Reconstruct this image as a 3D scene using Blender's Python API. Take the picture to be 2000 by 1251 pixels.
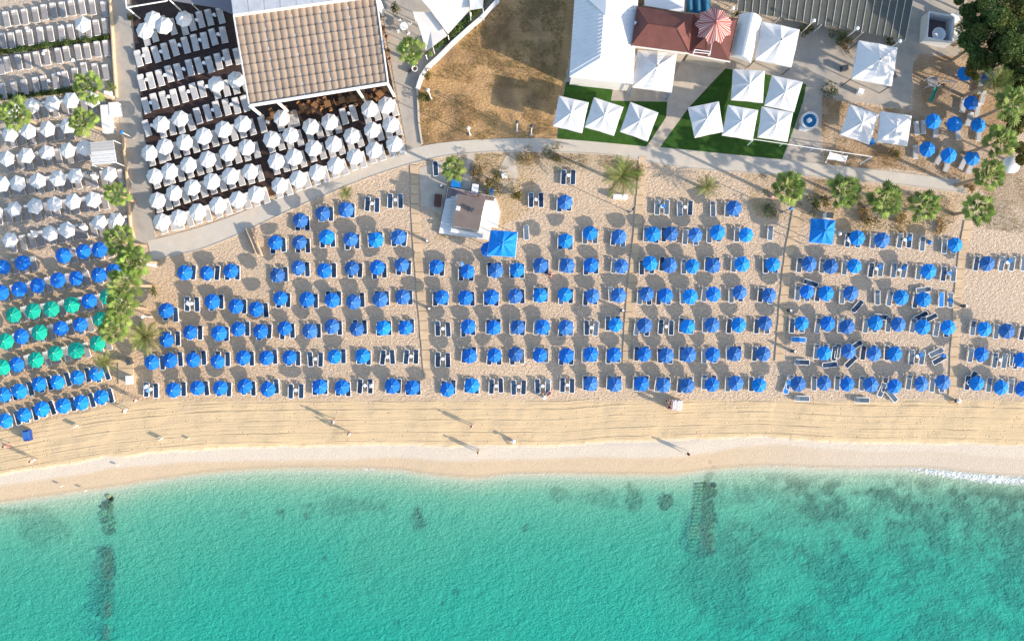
import bpy, math, random
import numpy as np
from mathutils import Vector, Matrix, Euler
random.seed(7); rng = np.random.default_rng(7)
R = math.radians; PI = math.pi
scene = bpy.context.scene
for o in list(bpy.data.objects): bpy.data.objects.remove(o, do_unlink=True)

# ------------------------------------------------------------------ camera, sky, sun, exposure
HC = 102.0; PPM = 15.5
cam_data = bpy.data.cameras.new('camera'); cam = bpy.data.objects.new('camera', cam_data)
scene.collection.objects.link(cam); scene.camera = cam
cam.location = (0, 0, HC); cam.rotation_euler = (0, 0, 0)
cam_data.sensor_width = 36; cam_data.lens = 36 * HC / (2000 / PPM)
cam_data.clip_start = 0.5; cam_data.clip_end = 3000
SUN_EL = 19.5; SX, SY = 0.91, -0.414            # the sun stands low, to the right and below in the picture
AZ = math.degrees(math.atan2(SX, SY))
world = bpy.data.worlds.new('World'); scene.world = world; world.use_nodes = True
wn = world.node_tree.nodes; wl = world.node_tree.links
sky = wn.new('ShaderNodeTexSky'); sky.sky_type = 'NISHITA'; sky.sun_disc = False
sky.sun_elevation = R(SUN_EL); sky.sun_rotation = R(AZ); sky.air_density = 1.0; sky.dust_density = 1.0
bg = wn['Background']; bg.inputs['Strength'].default_value = 0.15
wl.new(sky.outputs[0], bg.inputs['Color'])
sl = bpy.data.lights.new('sun', 'SUN'); sl.energy = 3.6; sl.angle = R(0.6); sl.color = (1.0, 0.87, 0.72)
sun = bpy.data.objects.new('sun', sl); scene.collection.objects.link(sun)
ce = math.cos(R(SUN_EL)); n_ = math.hypot(SX, SY)
sv = Vector((SX / n_ * ce, SY / n_ * ce, math.sin(R(SUN_EL))))
sun.rotation_euler = sv.to_track_quat('Z', 'Y').to_euler(); sun.location = sv * 150
vs = scene.view_settings
vs.view_transform = 'Standard'; vs.look = 'None'; vs.gamma = 1.0; vs.use_curve_mapping = False; vs.exposure = 1.31

# ------------------------------------------------------------------ helpers
def P(px, py, z=0.0):
    k = (HC - z) / HC / PPM
    return ((px - 1000) * k, -(py - 625.5) * k, z)
COL = scene.collection
def ramp(nt, stops, interp='LINEAR'):
    n = nt.nodes.new('ShaderNodeValToRGB'); cr = n.color_ramp; cr.interpolation = interp
    while len(cr.elements) < len(stops): cr.elements.new(0.5)
    for e, (p, c) in zip(cr.elements, stops):
        e.position = p; e.color = (c[0], c[1], c[2], 1) if hasattr(c, '__len__') else (c, c, c, 1)
    return n
def noise(nt, scale, detail=3, rough=0.55, vec=None, dist=0.0):
    n = nt.nodes.new('ShaderNodeTexNoise'); n.inputs['Scale'].default_value = scale
    n.inputs['Detail'].default_value = detail; n.inputs['Roughness'].default_value = rough
    n.inputs['Distortion'].default_value = dist
    if vec: nt.links.new(vec, n.inputs['Vector'])
    return n
def math_(nt, op, a, b=None, clamp=False):
    n = nt.nodes.new('ShaderNodeMath'); n.operation = op; n.use_clamp = clamp
    for i, v in enumerate((a, b)):
        if v is None: continue
        if isinstance(v, (int, float)): n.inputs[i].default_value = v
        else: nt.links.new(v, n.inputs[i])
    return n.outputs[0]
def mixc(nt, fac, a, b, mode='MIX'):
    n = nt.nodes.new('ShaderNodeMix'); n.data_type = 'RGBA'; n.blend_type = mode
    for s, v in ((0, fac), (6, a), (7, b)):
        if isinstance(v, (int, float)): n.inputs[s].default_value = v if s == 0 else (v, v, v, 1)
        elif isinstance(v, (tuple, list)): n.inputs[s].default_value = (*v[:3], 1)
        else: nt.links.new(v, n.inputs[s])
    return n.outputs[2]
def mat(name, color, rough=0.8, vary=0.12, nscale=3.0, bump=0.0, bscale=8.0, rand=0.0, spec=0.3, world_space=True, trans=0.0, tint=None):
    m = bpy.data.materials.new(name); m.use_nodes = True; nt = m.node_tree
    b = nt.nodes['Principled BSDF']; b.inputs['Roughness'].default_value = rough
    b.inputs['Specular IOR Level'].default_value = spec
    geo = nt.nodes.new('ShaderNodeNewGeometry'); tc = nt.nodes.new('ShaderNodeTexCoord')
    vec = geo.outputs['Position'] if world_space else tc.outputs['Object']
    n = noise(nt, nscale, 4, 0.6, vec)
    lo = 1 - vary; hi = 1 + vary
    rp = ramp(nt, [(0.3, lo), (0.7, hi)]); nt.links.new(n.outputs[0], rp.inputs[0])
    base = mixc(nt, 1.0, color, rp.outputs[0], 'MULTIPLY')
    if tint:
        n3 = noise(nt, nscale * 0.4, 3, 0.6, vec); r3 = ramp(nt, [(0.42, 0.0), (0.62, 1.0)]); nt.links.new(n3.outputs[0], r3.inputs[0])
        base = mixc(nt, r3.outputs[0], base, tint)
    if rand > 0:
        oi = nt.nodes.new('ShaderNodeObjectInfo')
        f = math_(nt, 'MULTIPLY_ADD', oi.outputs['Random'], 2 * rand); nt.nodes[-1].inputs[2].default_value = 1 - rand
        base = mixc(nt, 1.0, base, f, 'MULTIPLY')
    nt.links.new(base, b.inputs['Base Color'])
    if bump > 0:
        n2 = noise(nt, bscale, 4, 0.6, vec); bp = nt.nodes.new('ShaderNodeBump')
        bp.inputs['Strength'].default_value = 1.0; bp.inputs['Distance'].default_value = bump
        nt.links.new(n2.outputs[0], bp.inputs['Height']); nt.links.new(bp.outputs[0], b.inputs['Normal'])
    if trans > 0:
        tr = nt.nodes.new('ShaderNodeBsdfTranslucent'); nt.links.new(base, tr.inputs[0])
        mx = nt.nodes.new('ShaderNodeMixShader'); mx.inputs[0].default_value = trans
        out = nt.nodes['Material Output']
        nt.links.new(b.outputs[0], mx.inputs[1]); nt.links.new(tr.outputs[0], mx.inputs[2]); nt.links.new(mx.outputs[0], out.inputs['Surface'])
    return m

class MB:
    def __init__(s): s.v = []; s.f = []; s.m = []
    def add(s, vs, fs, mi=0):
        k = len(s.v); s.v += [tuple(v) for v in vs]
        s.f += [tuple(i + k for i in f) for f in fs]; s.m += [mi] * len(fs)
    def box(s, c, d, rot=None, mi=0):
        hx, hy, hz = d[0] / 2, d[1] / 2, d[2] / 2
        pts = [Vector((x * hx, y * hy, z * hz)) for z in (-1, 1) for y in (-1, 1) for x in (-1, 1)]
        if rot is not None:
            e = Euler(rot) if not isinstance(rot, (int, float)) else Euler((0, 0, rot))
            mt = e.to_matrix(); pts = [mt @ p for p in pts]
        c = Vector(c); pts = [p + c for p in pts]
        s.add(pts, [(0, 2, 3, 1), (4, 5, 7, 6), (0, 1, 5, 4), (2, 6, 7, 3), (0, 4, 6, 2), (1, 3, 7, 5)], mi)
    def prism(s, poly, z0, z1, mi=0):
        a = sum(poly[i][0] * poly[(i + 1) % len(poly)][1] - poly[(i + 1) % len(poly)][0] * poly[i][1] for i in range(len(poly)))
        if a < 0: poly = poly[::-1]
        n = len(poly)
        s.add([(p[0], p[1], z0) for p in poly] + [(p[0], p[1], z1) for p in poly],
              [tuple(range(n))[::-1], tuple(range(n, 2 * n))] + [(i, (i + 1) % n, (i + 1) % n + n, i + n) for i in range(n)], mi)
    def tube(s, a, b, r0, r1=None, n=8, mi=0, cap=True):
        if r1 is None: r1 = r0
        a, b = Vector(a), Vector(b); d = (b - a)
        if d.length < 1e-6: return
        q = d.to_track_quat('Z', 'Y').to_matrix()
        ra = [a + q @ Vector((math.cos(t) * r0, math.sin(t) * r0, 0)) for t in [2 * PI * i / n for i in range(n)]]
        rb = [b + q @ Vector((math.cos(t) * r1, math.sin(t) * r1, 0)) for t in [2 * PI * i / n for i in range(n)]]
        fs = [(i, (i + 1) % n, (i + 1) % n + n, i + n) for i in range(n)]
        if cap: fs += [tuple(range(n))[::-1], tuple(range(n, 2 * n))]
        s.add(ra + rb, fs, mi)
    def lathe(s, prof, n=16, c=(0, 0, 0), mi=0, closed=True):
        vs = []; fs = []
        for (r, z) in prof:
            for i in range(n):
                t = 2 * PI * i / n; vs.append((c[0] + r * math.cos(t), c[1] + r * math.sin(t), c[2] + z))
        for k in range(len(prof) - 1):
            for i in range(n):
                j = (i + 1) % n; fs.append((k * n + i, k * n + j, (k + 1) * n + j, (k + 1) * n + i))
        if closed:
            fs.append(tuple(range(n))[::-1]); fs.append(tuple(range((len(prof) - 1) * n, len(prof) * n)))
        s.add(vs, fs, mi)
    def mesh(s, name, mats, smooth=False):
        me = bpy.data.meshes.new(name); me.from_pydata(s.v, [], s.f)
        for m in (mats if isinstance(mats, (list, tuple)) else [mats]): me.materials.append(m)
        if len(me.materials) > 1: me.polygons.foreach_set('material_index', s.m)
        if smooth: me.polygons.foreach_set('use_smooth', [True] * len(me.polygons))
        me.update(); return me
    def build(s, name, mats, parent=None, smooth=False):
        return link(name, s.mesh(name, mats, smooth), parent)
def link(name, me, parent=None, loc=None, rot=None):
    o = bpy.data.objects.new(name, me); COL.objects.link(o)
    if parent: o.parent = parent
    if loc is not None: o.location = loc
    if rot is not None: o.rotation_euler = rot
    return o
def tag(o, label=None, cat=None, group=None, kind=None):
    for k, v in (('label', label), ('category', cat), ('group', group), ('kind', kind)):
        if v: o[k] = v
    return o
def thing(name, label, cat, loc=(0, 0, 0), rz=0, group=None):
    o = link(name, None, None, loc, (0, 0, rz)); return tag(o, label, cat, group)
def copy_tree(o, parent=None):
    c = o.copy(); COL.objects.link(c)
    if parent: c.parent = parent
    for ch in list(o.children): copy_tree(ch, c)
    return c
ORD = ['', 'first', 'second', 'third', 'fourth', 'fifth', 'sixth', 'seventh', 'eighth', 'ninth', 'tenth', 'eleventh', 'twelfth', 'thirteenth', 'fourteenth', 'fifteenth']

# value noise on arrays
def vnoise(x, y, s, seed):
    r = np.random.default_rng(seed).random((256, 256)); x = x / s + 71.3; y = y / s + 39.7
    xi = np.floor(x).astype(int); yi = np.floor(y).astype(int); fx = x - xi; fy = y - yi
    fx = fx * fx * (3 - 2 * fx); fy = fy * fy * (3 - 2 * fy); g = lambda i, j: r[i % 256, j % 256]
    return (g(xi, yi) * (1 - fx) + g(xi + 1, yi) * fx) * (1 - fy) + (g(xi, yi + 1) * (1 - fx) + g(xi + 1, yi + 1) * fx) * fy
def fbm(x, y, s, seed, o=4):
    t = 0; a = 1; w = 0
    for k in range(o): t = t + a * vnoise(x, y, s / 2 ** k, seed + k); w += a; a *= 0.55
    return t / w

# ------------------------------------------------------------------ ground, seabed, water
WX = [-200, 0, 100, 160, 200, 300, 400, 500, 600, 700, 780, 830, 900, 940, 1000, 1100, 1150, 1300, 1400, 1500, 1600, 1700, 1800, 1850, 1900, 2000, 2200]
WY = [1010, 980, 966, 958, 951, 936, 922, 914, 912, 915, 916, 925, 931, 932, 924, 922, 926, 926, 914, 908, 912, 914, 912, 916, 924, 930, 945]
DX = [-200, 0, 100, 200, 300, 400, 600, 800, 1000, 1100, 1200, 1400, 1500, 1600, 1700, 1800, 2000, 2200]
DY = [955, 926, 908, 892, 882, 873, 869, 868, 868, 868, 859, 853, 852, 858, 862, 861, 867, 875]
EX = [-200, 0, 150, 200, 300, 400, 500, 600, 700, 780, 900, 1000, 1100, 1200, 1300, 1350, 1400, 1450, 1500, 1600, 1700, 1760, 1840, 1900, 2000, 2200]
EY = [960, 945, 922, 912, 903, 898, 896, 894, 894, 890, 897, 893, 890, 888, 890, 886, 878, 868, 864, 872, 881, 879, 878, 887, 893, 900]
def smooth_interp(x, X, Y):
    return (np.interp(x, X, Y) * 2 + np.interp(x - 18, X, Y) + np.interp(x + 18, X, Y)) / 4
def topx(x): return x * PPM + 1000
def topy(y): return 625.5 - y * PPM
def fields(x, y):
    px = topx(x); py = topy(y)
    w = smooth_interp(px, WX, WY) + (fbm(x, y * 0, 6, 5) - .5) * 5
    d = smooth_interp(px, DX, DY) + (fbm(x, y, 2.5, 9) - .5) * 10
    e = smooth_interp(px, EX, EY) + (fbm(x, y, 4, 15) - .5) * 7
    return px, py, (py - w) / PPM, (py - d) / PPM, (py - e) / PPM
def ground_z(sd):
    z = np.where(sd < -3.6, 0, -0.1 * (sd + 3.6))
    z = np.where(sd > 6, -0.96 - 0.07 * (sd - 6), z)
    return np.maximum(z, -3.4)
WATER_Z = -0.36
def axis(lo, hi, step, far):
    a = list(np.arange(lo, hi + 1e-6, step)); s = step
    while a[-1] < far: s *= 1.35; a.append(a[-1] + s)
    s = step
    while a[0] > -far: s *= 1.35; a.insert(0, a[0] - s)
    return np.array(a)
def grid_mesh(name, ax, ay, zfun):
    X, Y = np.meshgrid(ax, ay); nx, ny = len(ax), len(ay)
    Z = zfun(X, Y)
    co = np.stack([X, Y, Z], -1).reshape(-1, 3).astype(np.float32)
    i = np.arange(ny - 1)[:, None] * nx + np.arange(nx - 1)[None]
    q = np.stack([i, i + 1, i + nx + 1, i + nx], -1).reshape(-1, 4).astype(np.int32)
    me = bpy.data.meshes.new(name); me.vertices.add(len(co)); me.vertices.foreach_set('co', co.ravel())
    me.loops.add(q.size); me.loops.foreach_set('vertex_index', q.ravel())
    me.polygons.add(len(q)); me.polygons.foreach_set('loop_start', np.arange(len(q), dtype=np.int32) * 4)
    me.polygons.foreach_set('use_smooth', np.ones(len(q), bool))
    me.update(); me.validate(); return me, X, Y
def set_attr(me, name, arr, kind='FLOAT'):
    a = me.attributes.new(name, kind, 'POINT')
    if kind == 'FLOAT': a.data.foreach_set('value', arr.astype(np.float32).ravel())
    else:
        c = np.ones((arr.reshape(-1, 3).shape[0], 4), np.float32); c[:, :3] = arr.reshape(-1, 3); a.data.foreach_set('color', c.ravel())
def inpoly(px, py, poly):
    r = np.zeros(px.shape, bool); n = len(poly)
    for i in range(n):
        x0, y0 = poly[i]; x1, y1 = poly[(i + 1) % n]
        c = ((y0 > py) != (y1 > py)) & (px < (x1 - x0) * (py - y0) / (y1 - y0 + 1e-9) + x0); r ^= c
    return r
ax = axis(-68, 68, 0.2, 500); ay = axis(-44, 44, 0.2, 500)
gme, GX, GY = grid_mesh('ground', ax, ay, lambda X, Y: ground_z(fields(X, Y)[2]) + np.where(fields(X, Y)[2] < -3.6, 0, (fbm(X, Y, 1.5, 40) - .5) * .03))
px, py, sd, dd, ed = fields(GX, GY)
def C(*c): return np.array(c, np.float32)
def blend(col, m, c): return col * (1 - m[..., None]) + m[..., None] * C(*c)
n1 = fbm(GX, GY, 9, 3); n2 = fbm(GX, GY, 2.2, 13); n3 = fbm(GX, GY, 25, 23)
col = np.zeros(GX.shape + (3,), np.float32) + C(.56, .425, .30)
col = col * (0.93 + 0.16 * n1[..., None])
# warmer ochre sand low on the left side, paler sand at the right
col = blend(col, np.clip((620 - px) / 350, 0, 1) * np.clip((py - 480) / 120, 0, 1) * .55, (.57, .38, .21))
col = blend(col, np.clip((px - 1250) / 500, 0, 1) * .6, (.53, .42, .32))
# upper left terrace ground: greyer
col = blend(col, np.clip((250 - px) / 30, 0, 1) * np.clip((480 - py) / 40, 0, 1) * .6, (.47, .40, .33))
# raked working strip between the front row and the berm
rk = np.clip((py - 775 + (n2 - .5) * 8) / 10, 0, 1); left = px < 240
rk = np.where(left, np.clip((py - (835 - px * .23)) / 8, 0, 1), rk)
col = blend(col, rk, (.57, .425, .255))
pale = np.clip(dd / 0.25, 0, 1); col = blend(col, pale, (.54, .465, .375))
wet = np.clip(ed / 0.5, 0, 1); col = blend(col, wet, (.50, .385, .26))
col = blend(col, wet * np.clip((px - 1400) / 300, 0, 1), (.50, .42, .33))
edge = np.exp(-((sd + .12) / .13) ** 2) * .6; col = blend(col, edge, (.33, .27, .19))
# seabed
sea = np.clip(sd / 0.6, 0, 1); col = blend(col, sea, (.58, .54, .42))
wn_ = fbm(GX, GY, 5, 61, 5); wf = fbm(GX, GY, 1.1, 71, 3)
weed = np.clip((px - 1330 + (wn_ - .5) * 300) / 200, 0, 1) * np.clip((wn_ * .65 + wf * .45 - .47) * 7, 0, 1) * np.clip((sd - .8) / 2, 0, 1) * .9
weed = weed * np.clip((2300 - px) / 200, 0, 1)
def blob(cx, cy, rx, ry, a, seed, p=1.2):
    q = np.sqrt(((px - cx) / rx) ** 2 + ((py - cy) / ry) ** 2) + (fbm(GX, GY, 1.0, seed) - .5) * 1.1 + (fbm(GX, GY, 3.0, seed + 9, 5) - .5) * 1.9
    return np.clip((1.0 - q) * 1.8, 0, 1) * min(1, a * 1.25) * (.75 + .9 * (wf - .3))
for (cx, cy, rx, ry, a) in [(815, 1008, 14, 26, .8), (1026, 1033, 9, 11, .8), (596, 1011, 7, 8, .6), (545, 1005, 10, 10, .5), (470, 1005, 16, 14, .3), (630, 1097, 9, 9, .7), (911, 1135, 7, 9, .7),
                            (632, 1172, 11, 6, .8), (890, 1164, 8, 7, .8), (862, 1186, 7, 6, .8), (735, 1161, 6, 5, .7), (1232, 978, 22, 32, .55), (1160, 975, 50, 24, .35), (1098, 965, 22, 18, .3),
                            (1300, 980, 19, 22, .8), (1378, 1140, 22, 120, .6), (1378, 1000, 26, 70, .5), (1430, 1232, 22, 12, .7), (80, 1040, 60, 40, .3), (660, 990, 90, 22, .35), (770, 1224, 8, 6, .7),
                            (1260, 1150, 10, 8, .2), (1630, 1090, 14, 60, .5), (1560, 1005, 90, 30, .35), (1690, 1020, 50, 35, .45), (1880, 985, 120, 40, .4), (30, 1000, 90, 14, .45), (1770, 1215, 26, 20, .5),
                            (1958, 1235, 26, 16, .5), (1480, 960, 90, 26, .4), (1000, 1245, 8, 5, .6), (700, 1100, 60, 50, .12), (208, 1104, 9, 36, 1), (206, 1172, 8, 36, 1), (206, 1237, 7, 16, 1), (212, 1003, 10, 42, .6), (1382, 1010, 15, 80, .8), (1376, 1120, 16, 60, .6), (1850, 1120, 140, 70, .3), (1500, 1100, 60, 70, .3)]:
    weed = np.maximum(weed, blob(cx, cy, rx, ry, a, int(cx + cy)))
col = blend(col, weed, (.05, .062, .03))
# the dry dirt field beside the white building and bare earth patches
dirt_poly = [(975, -90), (1150, -90), (1130, 0), (1106, 150), (1086, 275), (1000, 272), (820, 285), (812, 180), (850, 120), (930, 50), (975, 0)]
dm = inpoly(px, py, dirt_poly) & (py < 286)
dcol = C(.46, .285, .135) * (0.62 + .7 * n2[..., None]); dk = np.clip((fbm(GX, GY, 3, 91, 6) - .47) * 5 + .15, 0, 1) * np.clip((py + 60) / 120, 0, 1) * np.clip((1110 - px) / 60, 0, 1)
dcol = dcol * (1 - .55 * dk[..., None]) + .55 * dk[..., None] * C(.15, .105, .07)  # dark soil mottling that also holds soft tree shadows in the colour
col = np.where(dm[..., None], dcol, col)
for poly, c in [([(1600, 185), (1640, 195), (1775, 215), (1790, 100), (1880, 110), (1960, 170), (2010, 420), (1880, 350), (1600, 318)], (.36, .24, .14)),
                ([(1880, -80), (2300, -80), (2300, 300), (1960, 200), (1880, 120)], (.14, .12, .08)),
                ([(1440, 330), (1880, 378), (1860, 450), (1640, 440), (1480, 420)], (.46, .33, .20)),
                ([(870, 300), (1060, 300), (1040, 400), (960, 470), (850, 460)], (.47, .34, .2)),
                ([(1950, 330), (2100, 300), (2100, 460), (1930, 450)], (.38, .30, .21)),
                ([(1090, 296), (1200, 300), (1240, 340), (1080, 330), (1000, 330), (1000, 296)], (.42, .33, .22))]:
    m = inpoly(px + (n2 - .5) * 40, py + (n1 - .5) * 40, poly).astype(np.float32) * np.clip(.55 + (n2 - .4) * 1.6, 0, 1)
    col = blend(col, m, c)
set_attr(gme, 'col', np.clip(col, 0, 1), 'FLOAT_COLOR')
lump = (1 - rk) * (1 - pale) * (1 - np.clip(sd + 4, 0, 1) * (sd > -4)) ; lump = np.where(dm, 1.0, lump); lump = np.maximum(lump, np.clip(sd - .3, 0, 1) * .9)
set_attr(gme, 'lump', lump); set_attr(gme, 'rk', rk * (1 - pale)); set_attr(gme, 'dd', (smooth_interp(px, DX, DY) - py) / PPM); set_attr(gme, 'sea', np.clip(sd, 0, 1))
gm = bpy.data.materials.new('sand'); gm.use_nodes = True; nt = gm.node_tree; b = nt.nodes['Principled BSDF']
b.inputs['Roughness'].default_value = .95; b.inputs['Specular IOR Level'].default_value = .1
def attr(nt, n):
    a = nt.nodes.new('ShaderNodeAttribute'); a.attribute_name = n; return a
geo = nt.nodes.new('ShaderNodeNewGeometry'); pos = geo.outputs['Position']
mp = nt.nodes.new('ShaderNodeMapping'); mp.inputs['Rotation'].default_value = (0, 0, R(35)); mp.inputs['Scale'].default_value = (1, 1.7, 1); nt.links.new(pos, mp.inputs[0])
na = noise(nt, 2.6, 3, .65, mp.outputs[0], .6); nb = noise(nt, 6.5, 3, .65, pos); nc = noise(nt, 22, 2, .5, pos)
grain = ramp(nt, [(.25, .86), (.75, 1.12)]); nt.links.new(nb.outputs[0], grain.inputs[0])
ac = attr(nt, 'col'); base = mixc(nt, 1, ac.outputs['Color'], grain.outputs[0], 'MULTIPLY')
h1 = math_(nt, 'MULTIPLY', na.outputs[0], attr(nt, 'lump').outputs['Fac'])
h2 = math_(nt, 'MULTIPLY_ADD', nb.outputs[0], .20); nt.links.new(h1, nt.nodes[-1].inputs[2])
# rake and tyre lines that run along the shore
adx = attr(nt, 'dd'); nl = noise(nt, .35, 2, .5, pos); wob = math_(nt, 'MULTIPLY_ADD', nl.outputs[0], .25, False); nt.links.new(adx.outputs['Fac'], nt.nodes[-1].inputs[2])
f = math_(nt, 'DIVIDE', wob, 7.5, True)
st = [(0, 0.5)]
for c_, a_ in [(.075, 1), (.215, .85), (.235, .2), (.33, .7), (.42, .75), (.445, .2), (.60, 1), (.625, .1), (.70, .3), (.735, .95), (.86, .3), (.88, .8)]:
    st += [(c_ - .008, .5), (c_, a_), (c_ + .008, .5)]
st.append((1, .5)); st = sorted(st)[:31]
lr = ramp(nt, st); nt.links.new(f, lr.inputs[0])
nm = noise(nt, .25, 2, .5, pos); nmr = ramp(nt, [(.4, .2), (.65, 1)]); nt.links.new(nm.outputs[0], nmr.inputs[0])
la = math_(nt, 'MULTIPLY', math_(nt, 'MULTIPLY', lr.outputs[0], attr(nt, 'rk').outputs['Fac']), nmr.outputs[0])
vor = nt.nodes.new('ShaderNodeTexVoronoi'); vor.inputs['Scale'].default_value = 1.7; vor.inputs['Randomness'].default_value = .7; nt.links.new(pos, vor.inputs['Vector'])
vr = ramp(nt, [(.06, 0), (.16, 1)]); nt.links.new(vor.outputs['Distance'], vr.inputs[0])
vo = math_(nt, 'MULTIPLY', math_(nt, 'MULTIPLY', vr.outputs[0], attr(nt, 'rk').outputs['Fac']), .42)
sx_ = nt.nodes.new('ShaderNodeSeparateXYZ'); nt.links.new(pos, sx_.inputs[0]); cx_ = nt.nodes.new('ShaderNodeCombineXYZ')
nt.links.new(math_(nt, 'MULTIPLY', sx_.outputs[0], .10), cx_.inputs[0]); nt.links.new(math_(nt, 'MULTIPLY', adx.outputs['Fac'], 2.6), cx_.inputs[1])
ns = noise(nt, 1.0, 3, .6, cx_.outputs[0]); vo = math_(nt, 'ADD', vo, math_(nt, 'MULTIPLY', math_(nt, 'MULTIPLY', ns.outputs[0], attr(nt, 'rk').outputs['Fac']), .32))
h = math_(nt, 'ADD', math_(nt, 'ADD', h2, math_(nt, 'MULTIPLY', la, .7)), vo)
bp = nt.nodes.new('ShaderNodeBump'); bp.inputs['Strength'].default_value = 1; bp.inputs['Distance'].default_value = .27
nt.links.new(h, bp.inputs['Height']); nt.links.new(bp.outputs[0], b.inputs['Normal']); nt.links.new(base, b.inputs['Base Color'])
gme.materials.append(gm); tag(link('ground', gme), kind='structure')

# water sheet
wx = axis(-68, 68, .25, 500); wy0 = [-500, -420, -340, -270, -200, -150, -110, -80, -60, -50]; wy = np.array(wy0 + list(np.arange(-44, -15.5, .2)))
wme, WXg, WYg = grid_mesh('water', wx, wy, lambda X, Y: X * 0 + WATER_Z)
wpx, wpy, wsd, _, _ = fields(WXg, WYg)
dep = np.clip(WATER_Z - ground_z(wsd), 0, 5)
m_ = fbm(WXg, WYg, 12, 33)
ridge = np.zeros_like(dep)
for x0, x1, y0, y1 in ((203, 220, 962, 1044), (200, 217, 1066, 1135), (200, 213, 1138, 1208), (200, 212, 1220, 1252), (1348, 1398, 942, 1086), (1284, 1316, 962, 998)):
    ridge = np.maximum(ridge, np.clip(np.minimum.reduce([wpx - x0 + 4, x1 + 4 - wpx, wpy - y0 + 4, y1 + 4 - wpy]) / 8, 0, 1))
ridge = ridge * np.clip((fbm(WXg, WYg, 1.6, 77) - .30) * 3.5, 0, 1) * .75
dep = np.where(ridge > 0, np.minimum(dep, dep * (1 - ridge) + .30 * ridge), dep)
set_attr(wme, 'dep', dep + (m_ - .5) * .7 * np.clip(dep, 0, 1))
fo = np.clip((wpx - 1710) / 110, 0, 1) * np.exp(-((wsd - np.interp(wpx, [1700, 1850, 2000], [-.05, .55, .6])) / np.interp(wpx, [1700, 1850, 2000], [.25, .6, .75])) ** 2)
fo = np.maximum(fo, .8 * np.exp(-((wpx - 722) / 34) ** 2) * np.exp(-((wsd - .15) / .22) ** 2)); fo = np.maximum(fo, .9 * np.exp(-((wpx - 832) / 10) ** 2) * np.exp(-((wsd - .05) / .25) ** 2))
fo = np.maximum(fo, (.25 + .5 * vnoise(wpx, wpy * 0, 45, 3)) * np.exp(-((wsd - .15) / .12) ** 2)); fo = np.maximum(fo, .5 * vnoise(wpx, wpy * 0, 70, 4) * np.exp(-((wsd - .9 - 1.2 * vnoise(wpx, wpy * 0, 120, 6)) / .10) ** 2)); fo = np.maximum(fo, .5 * np.exp(-((wpx - 1640) / 160) ** 2) * np.exp(-((wsd + .1) / .3) ** 2))
set_attr(wme, 'foam', fo)
wm = bpy.data.materials.new('sea_water'); wm.use_nodes = True; nt = wm.node_tree; b = nt.nodes['Principled BSDF']; out = nt.nodes['Material Output']
geo = nt.nodes.new('ShaderNodeNewGeometry'); pos = geo.outputs['Position']
mp = nt.nodes.new('ShaderNodeMapping'); mp.inputs['Rotation'].default_value = (0, 0, R(-28)); mp.inputs['Scale'].default_value = (1, 1.5, 1); nt.links.new(pos, mp.inputs[0])
d = attr(nt, 'dep').outputs['Fac']; f = math_(nt, 'DIVIDE', d, 3.2, True)
tint = ramp(nt, [(0, (1, 1, 1)), (.03, (.84, .95, .92)), (.10, (.46, .86, .78)), (.26, (.24, .76, .68)), (.6, (.09, .72, .64)), (1, (.03, .70, .63))]); nt.links.new(f, tint.inputs[0])
scat = ramp(nt, [(0, (.34, .46, .36)), (.12, (.18, .49, .39)), (.35, (.06, .44, .355)), (.7, (.02, .43, .36)), (1, (.01, .43, .365))]); nt.links.new(f, scat.inputs[0])
alpha = ramp(nt, [(0, 0.0), (.03, .14), (.10, .29), (.4, .42), (1, .57)]); nt.links.new(f, alpha.inputs[0])
r1 = noise(nt, 1.5, 1, .5, mp.outputs[0], .4); r2 = noise(nt, 3.4, 1.5, .6, mp.outputs[0], .6)
r0 = noise(nt, .30, 2, .5, mp.outputs[0], .6)
r1_ = math_(nt, 'ADD', r1.outputs[0], math_(nt, 'MULTIPLY', r0.outputs[0], 1.3))
hh = math_(nt, 'ADD', r1_, math_(nt, 'MULTIPLY', r2.outputs[0], .75))
bp = nt.nodes.new('ShaderNodeBump'); bp.inputs['Strength'].default_value = 1; bp.inputs['Distance'].default_value = .23; nt.links.new(hh, bp.inputs['Height'])
bp2 = nt.nodes.new('ShaderNodeBump'); bp2.inputs['Strength'].default_value = 1; bp2.inputs['Distance'].default_value = .02; nt.links.new(hh, bp2.inputs['Height'])
tr = nt.nodes.new('ShaderNodeBsdfTransparent'); nt.links.new(tint.outputs[0], tr.inputs[0])
for q_ in (tint, scat, alpha): q_.color_ramp.interpolation = 'B_SPLINE'
df = nt.nodes.new('ShaderNodeBsdfDiffuse'); nt.links.new(scat.outputs[0], df.inputs[0]); nt.links.new(bp.outputs[0], df.inputs['Normal'])
mx = nt.nodes.new('ShaderNodeMixShader'); nt.links.new(alpha.outputs[0], mx.inputs[0]); nt.links.new(tr.outputs[0], mx.inputs[1]); nt.links.new(df.outputs[0], mx.inputs[2])
gl = nt.nodes.new('ShaderNodeBsdfGlossy'); gl.inputs['Roughness'].default_value = .06; nt.links.new(bp2.outputs[0], gl.inputs['Normal'])
mx2 = nt.nodes.new('ShaderNodeMixShader'); mx2.inputs[0].default_value = .02; nt.links.new(mx.outputs[0], mx2.inputs[1]); nt.links.new(gl.outputs[0], mx2.inputs[2])
fd = nt.nodes.new('ShaderNodeBsdfDiffuse'); fd.inputs[0].default_value = (.64, .66, .63, 1); nt.links.new(bp.outputs[0], fd.inputs['Normal'])
fn = noise(nt, 3.0, 5, .75, pos, .6); ff = math_(nt, 'ADD', attr(nt, 'foam').outputs['Fac'], math_(nt, 'MULTIPLY', math_(nt, 'SUBTRACT', fn.outputs[0], .5), 2.2))
fr2 = ramp(nt, [(.35, 0), (1.0, .92)]); nt.links.new(ff, fr2.inputs[0])
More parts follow.
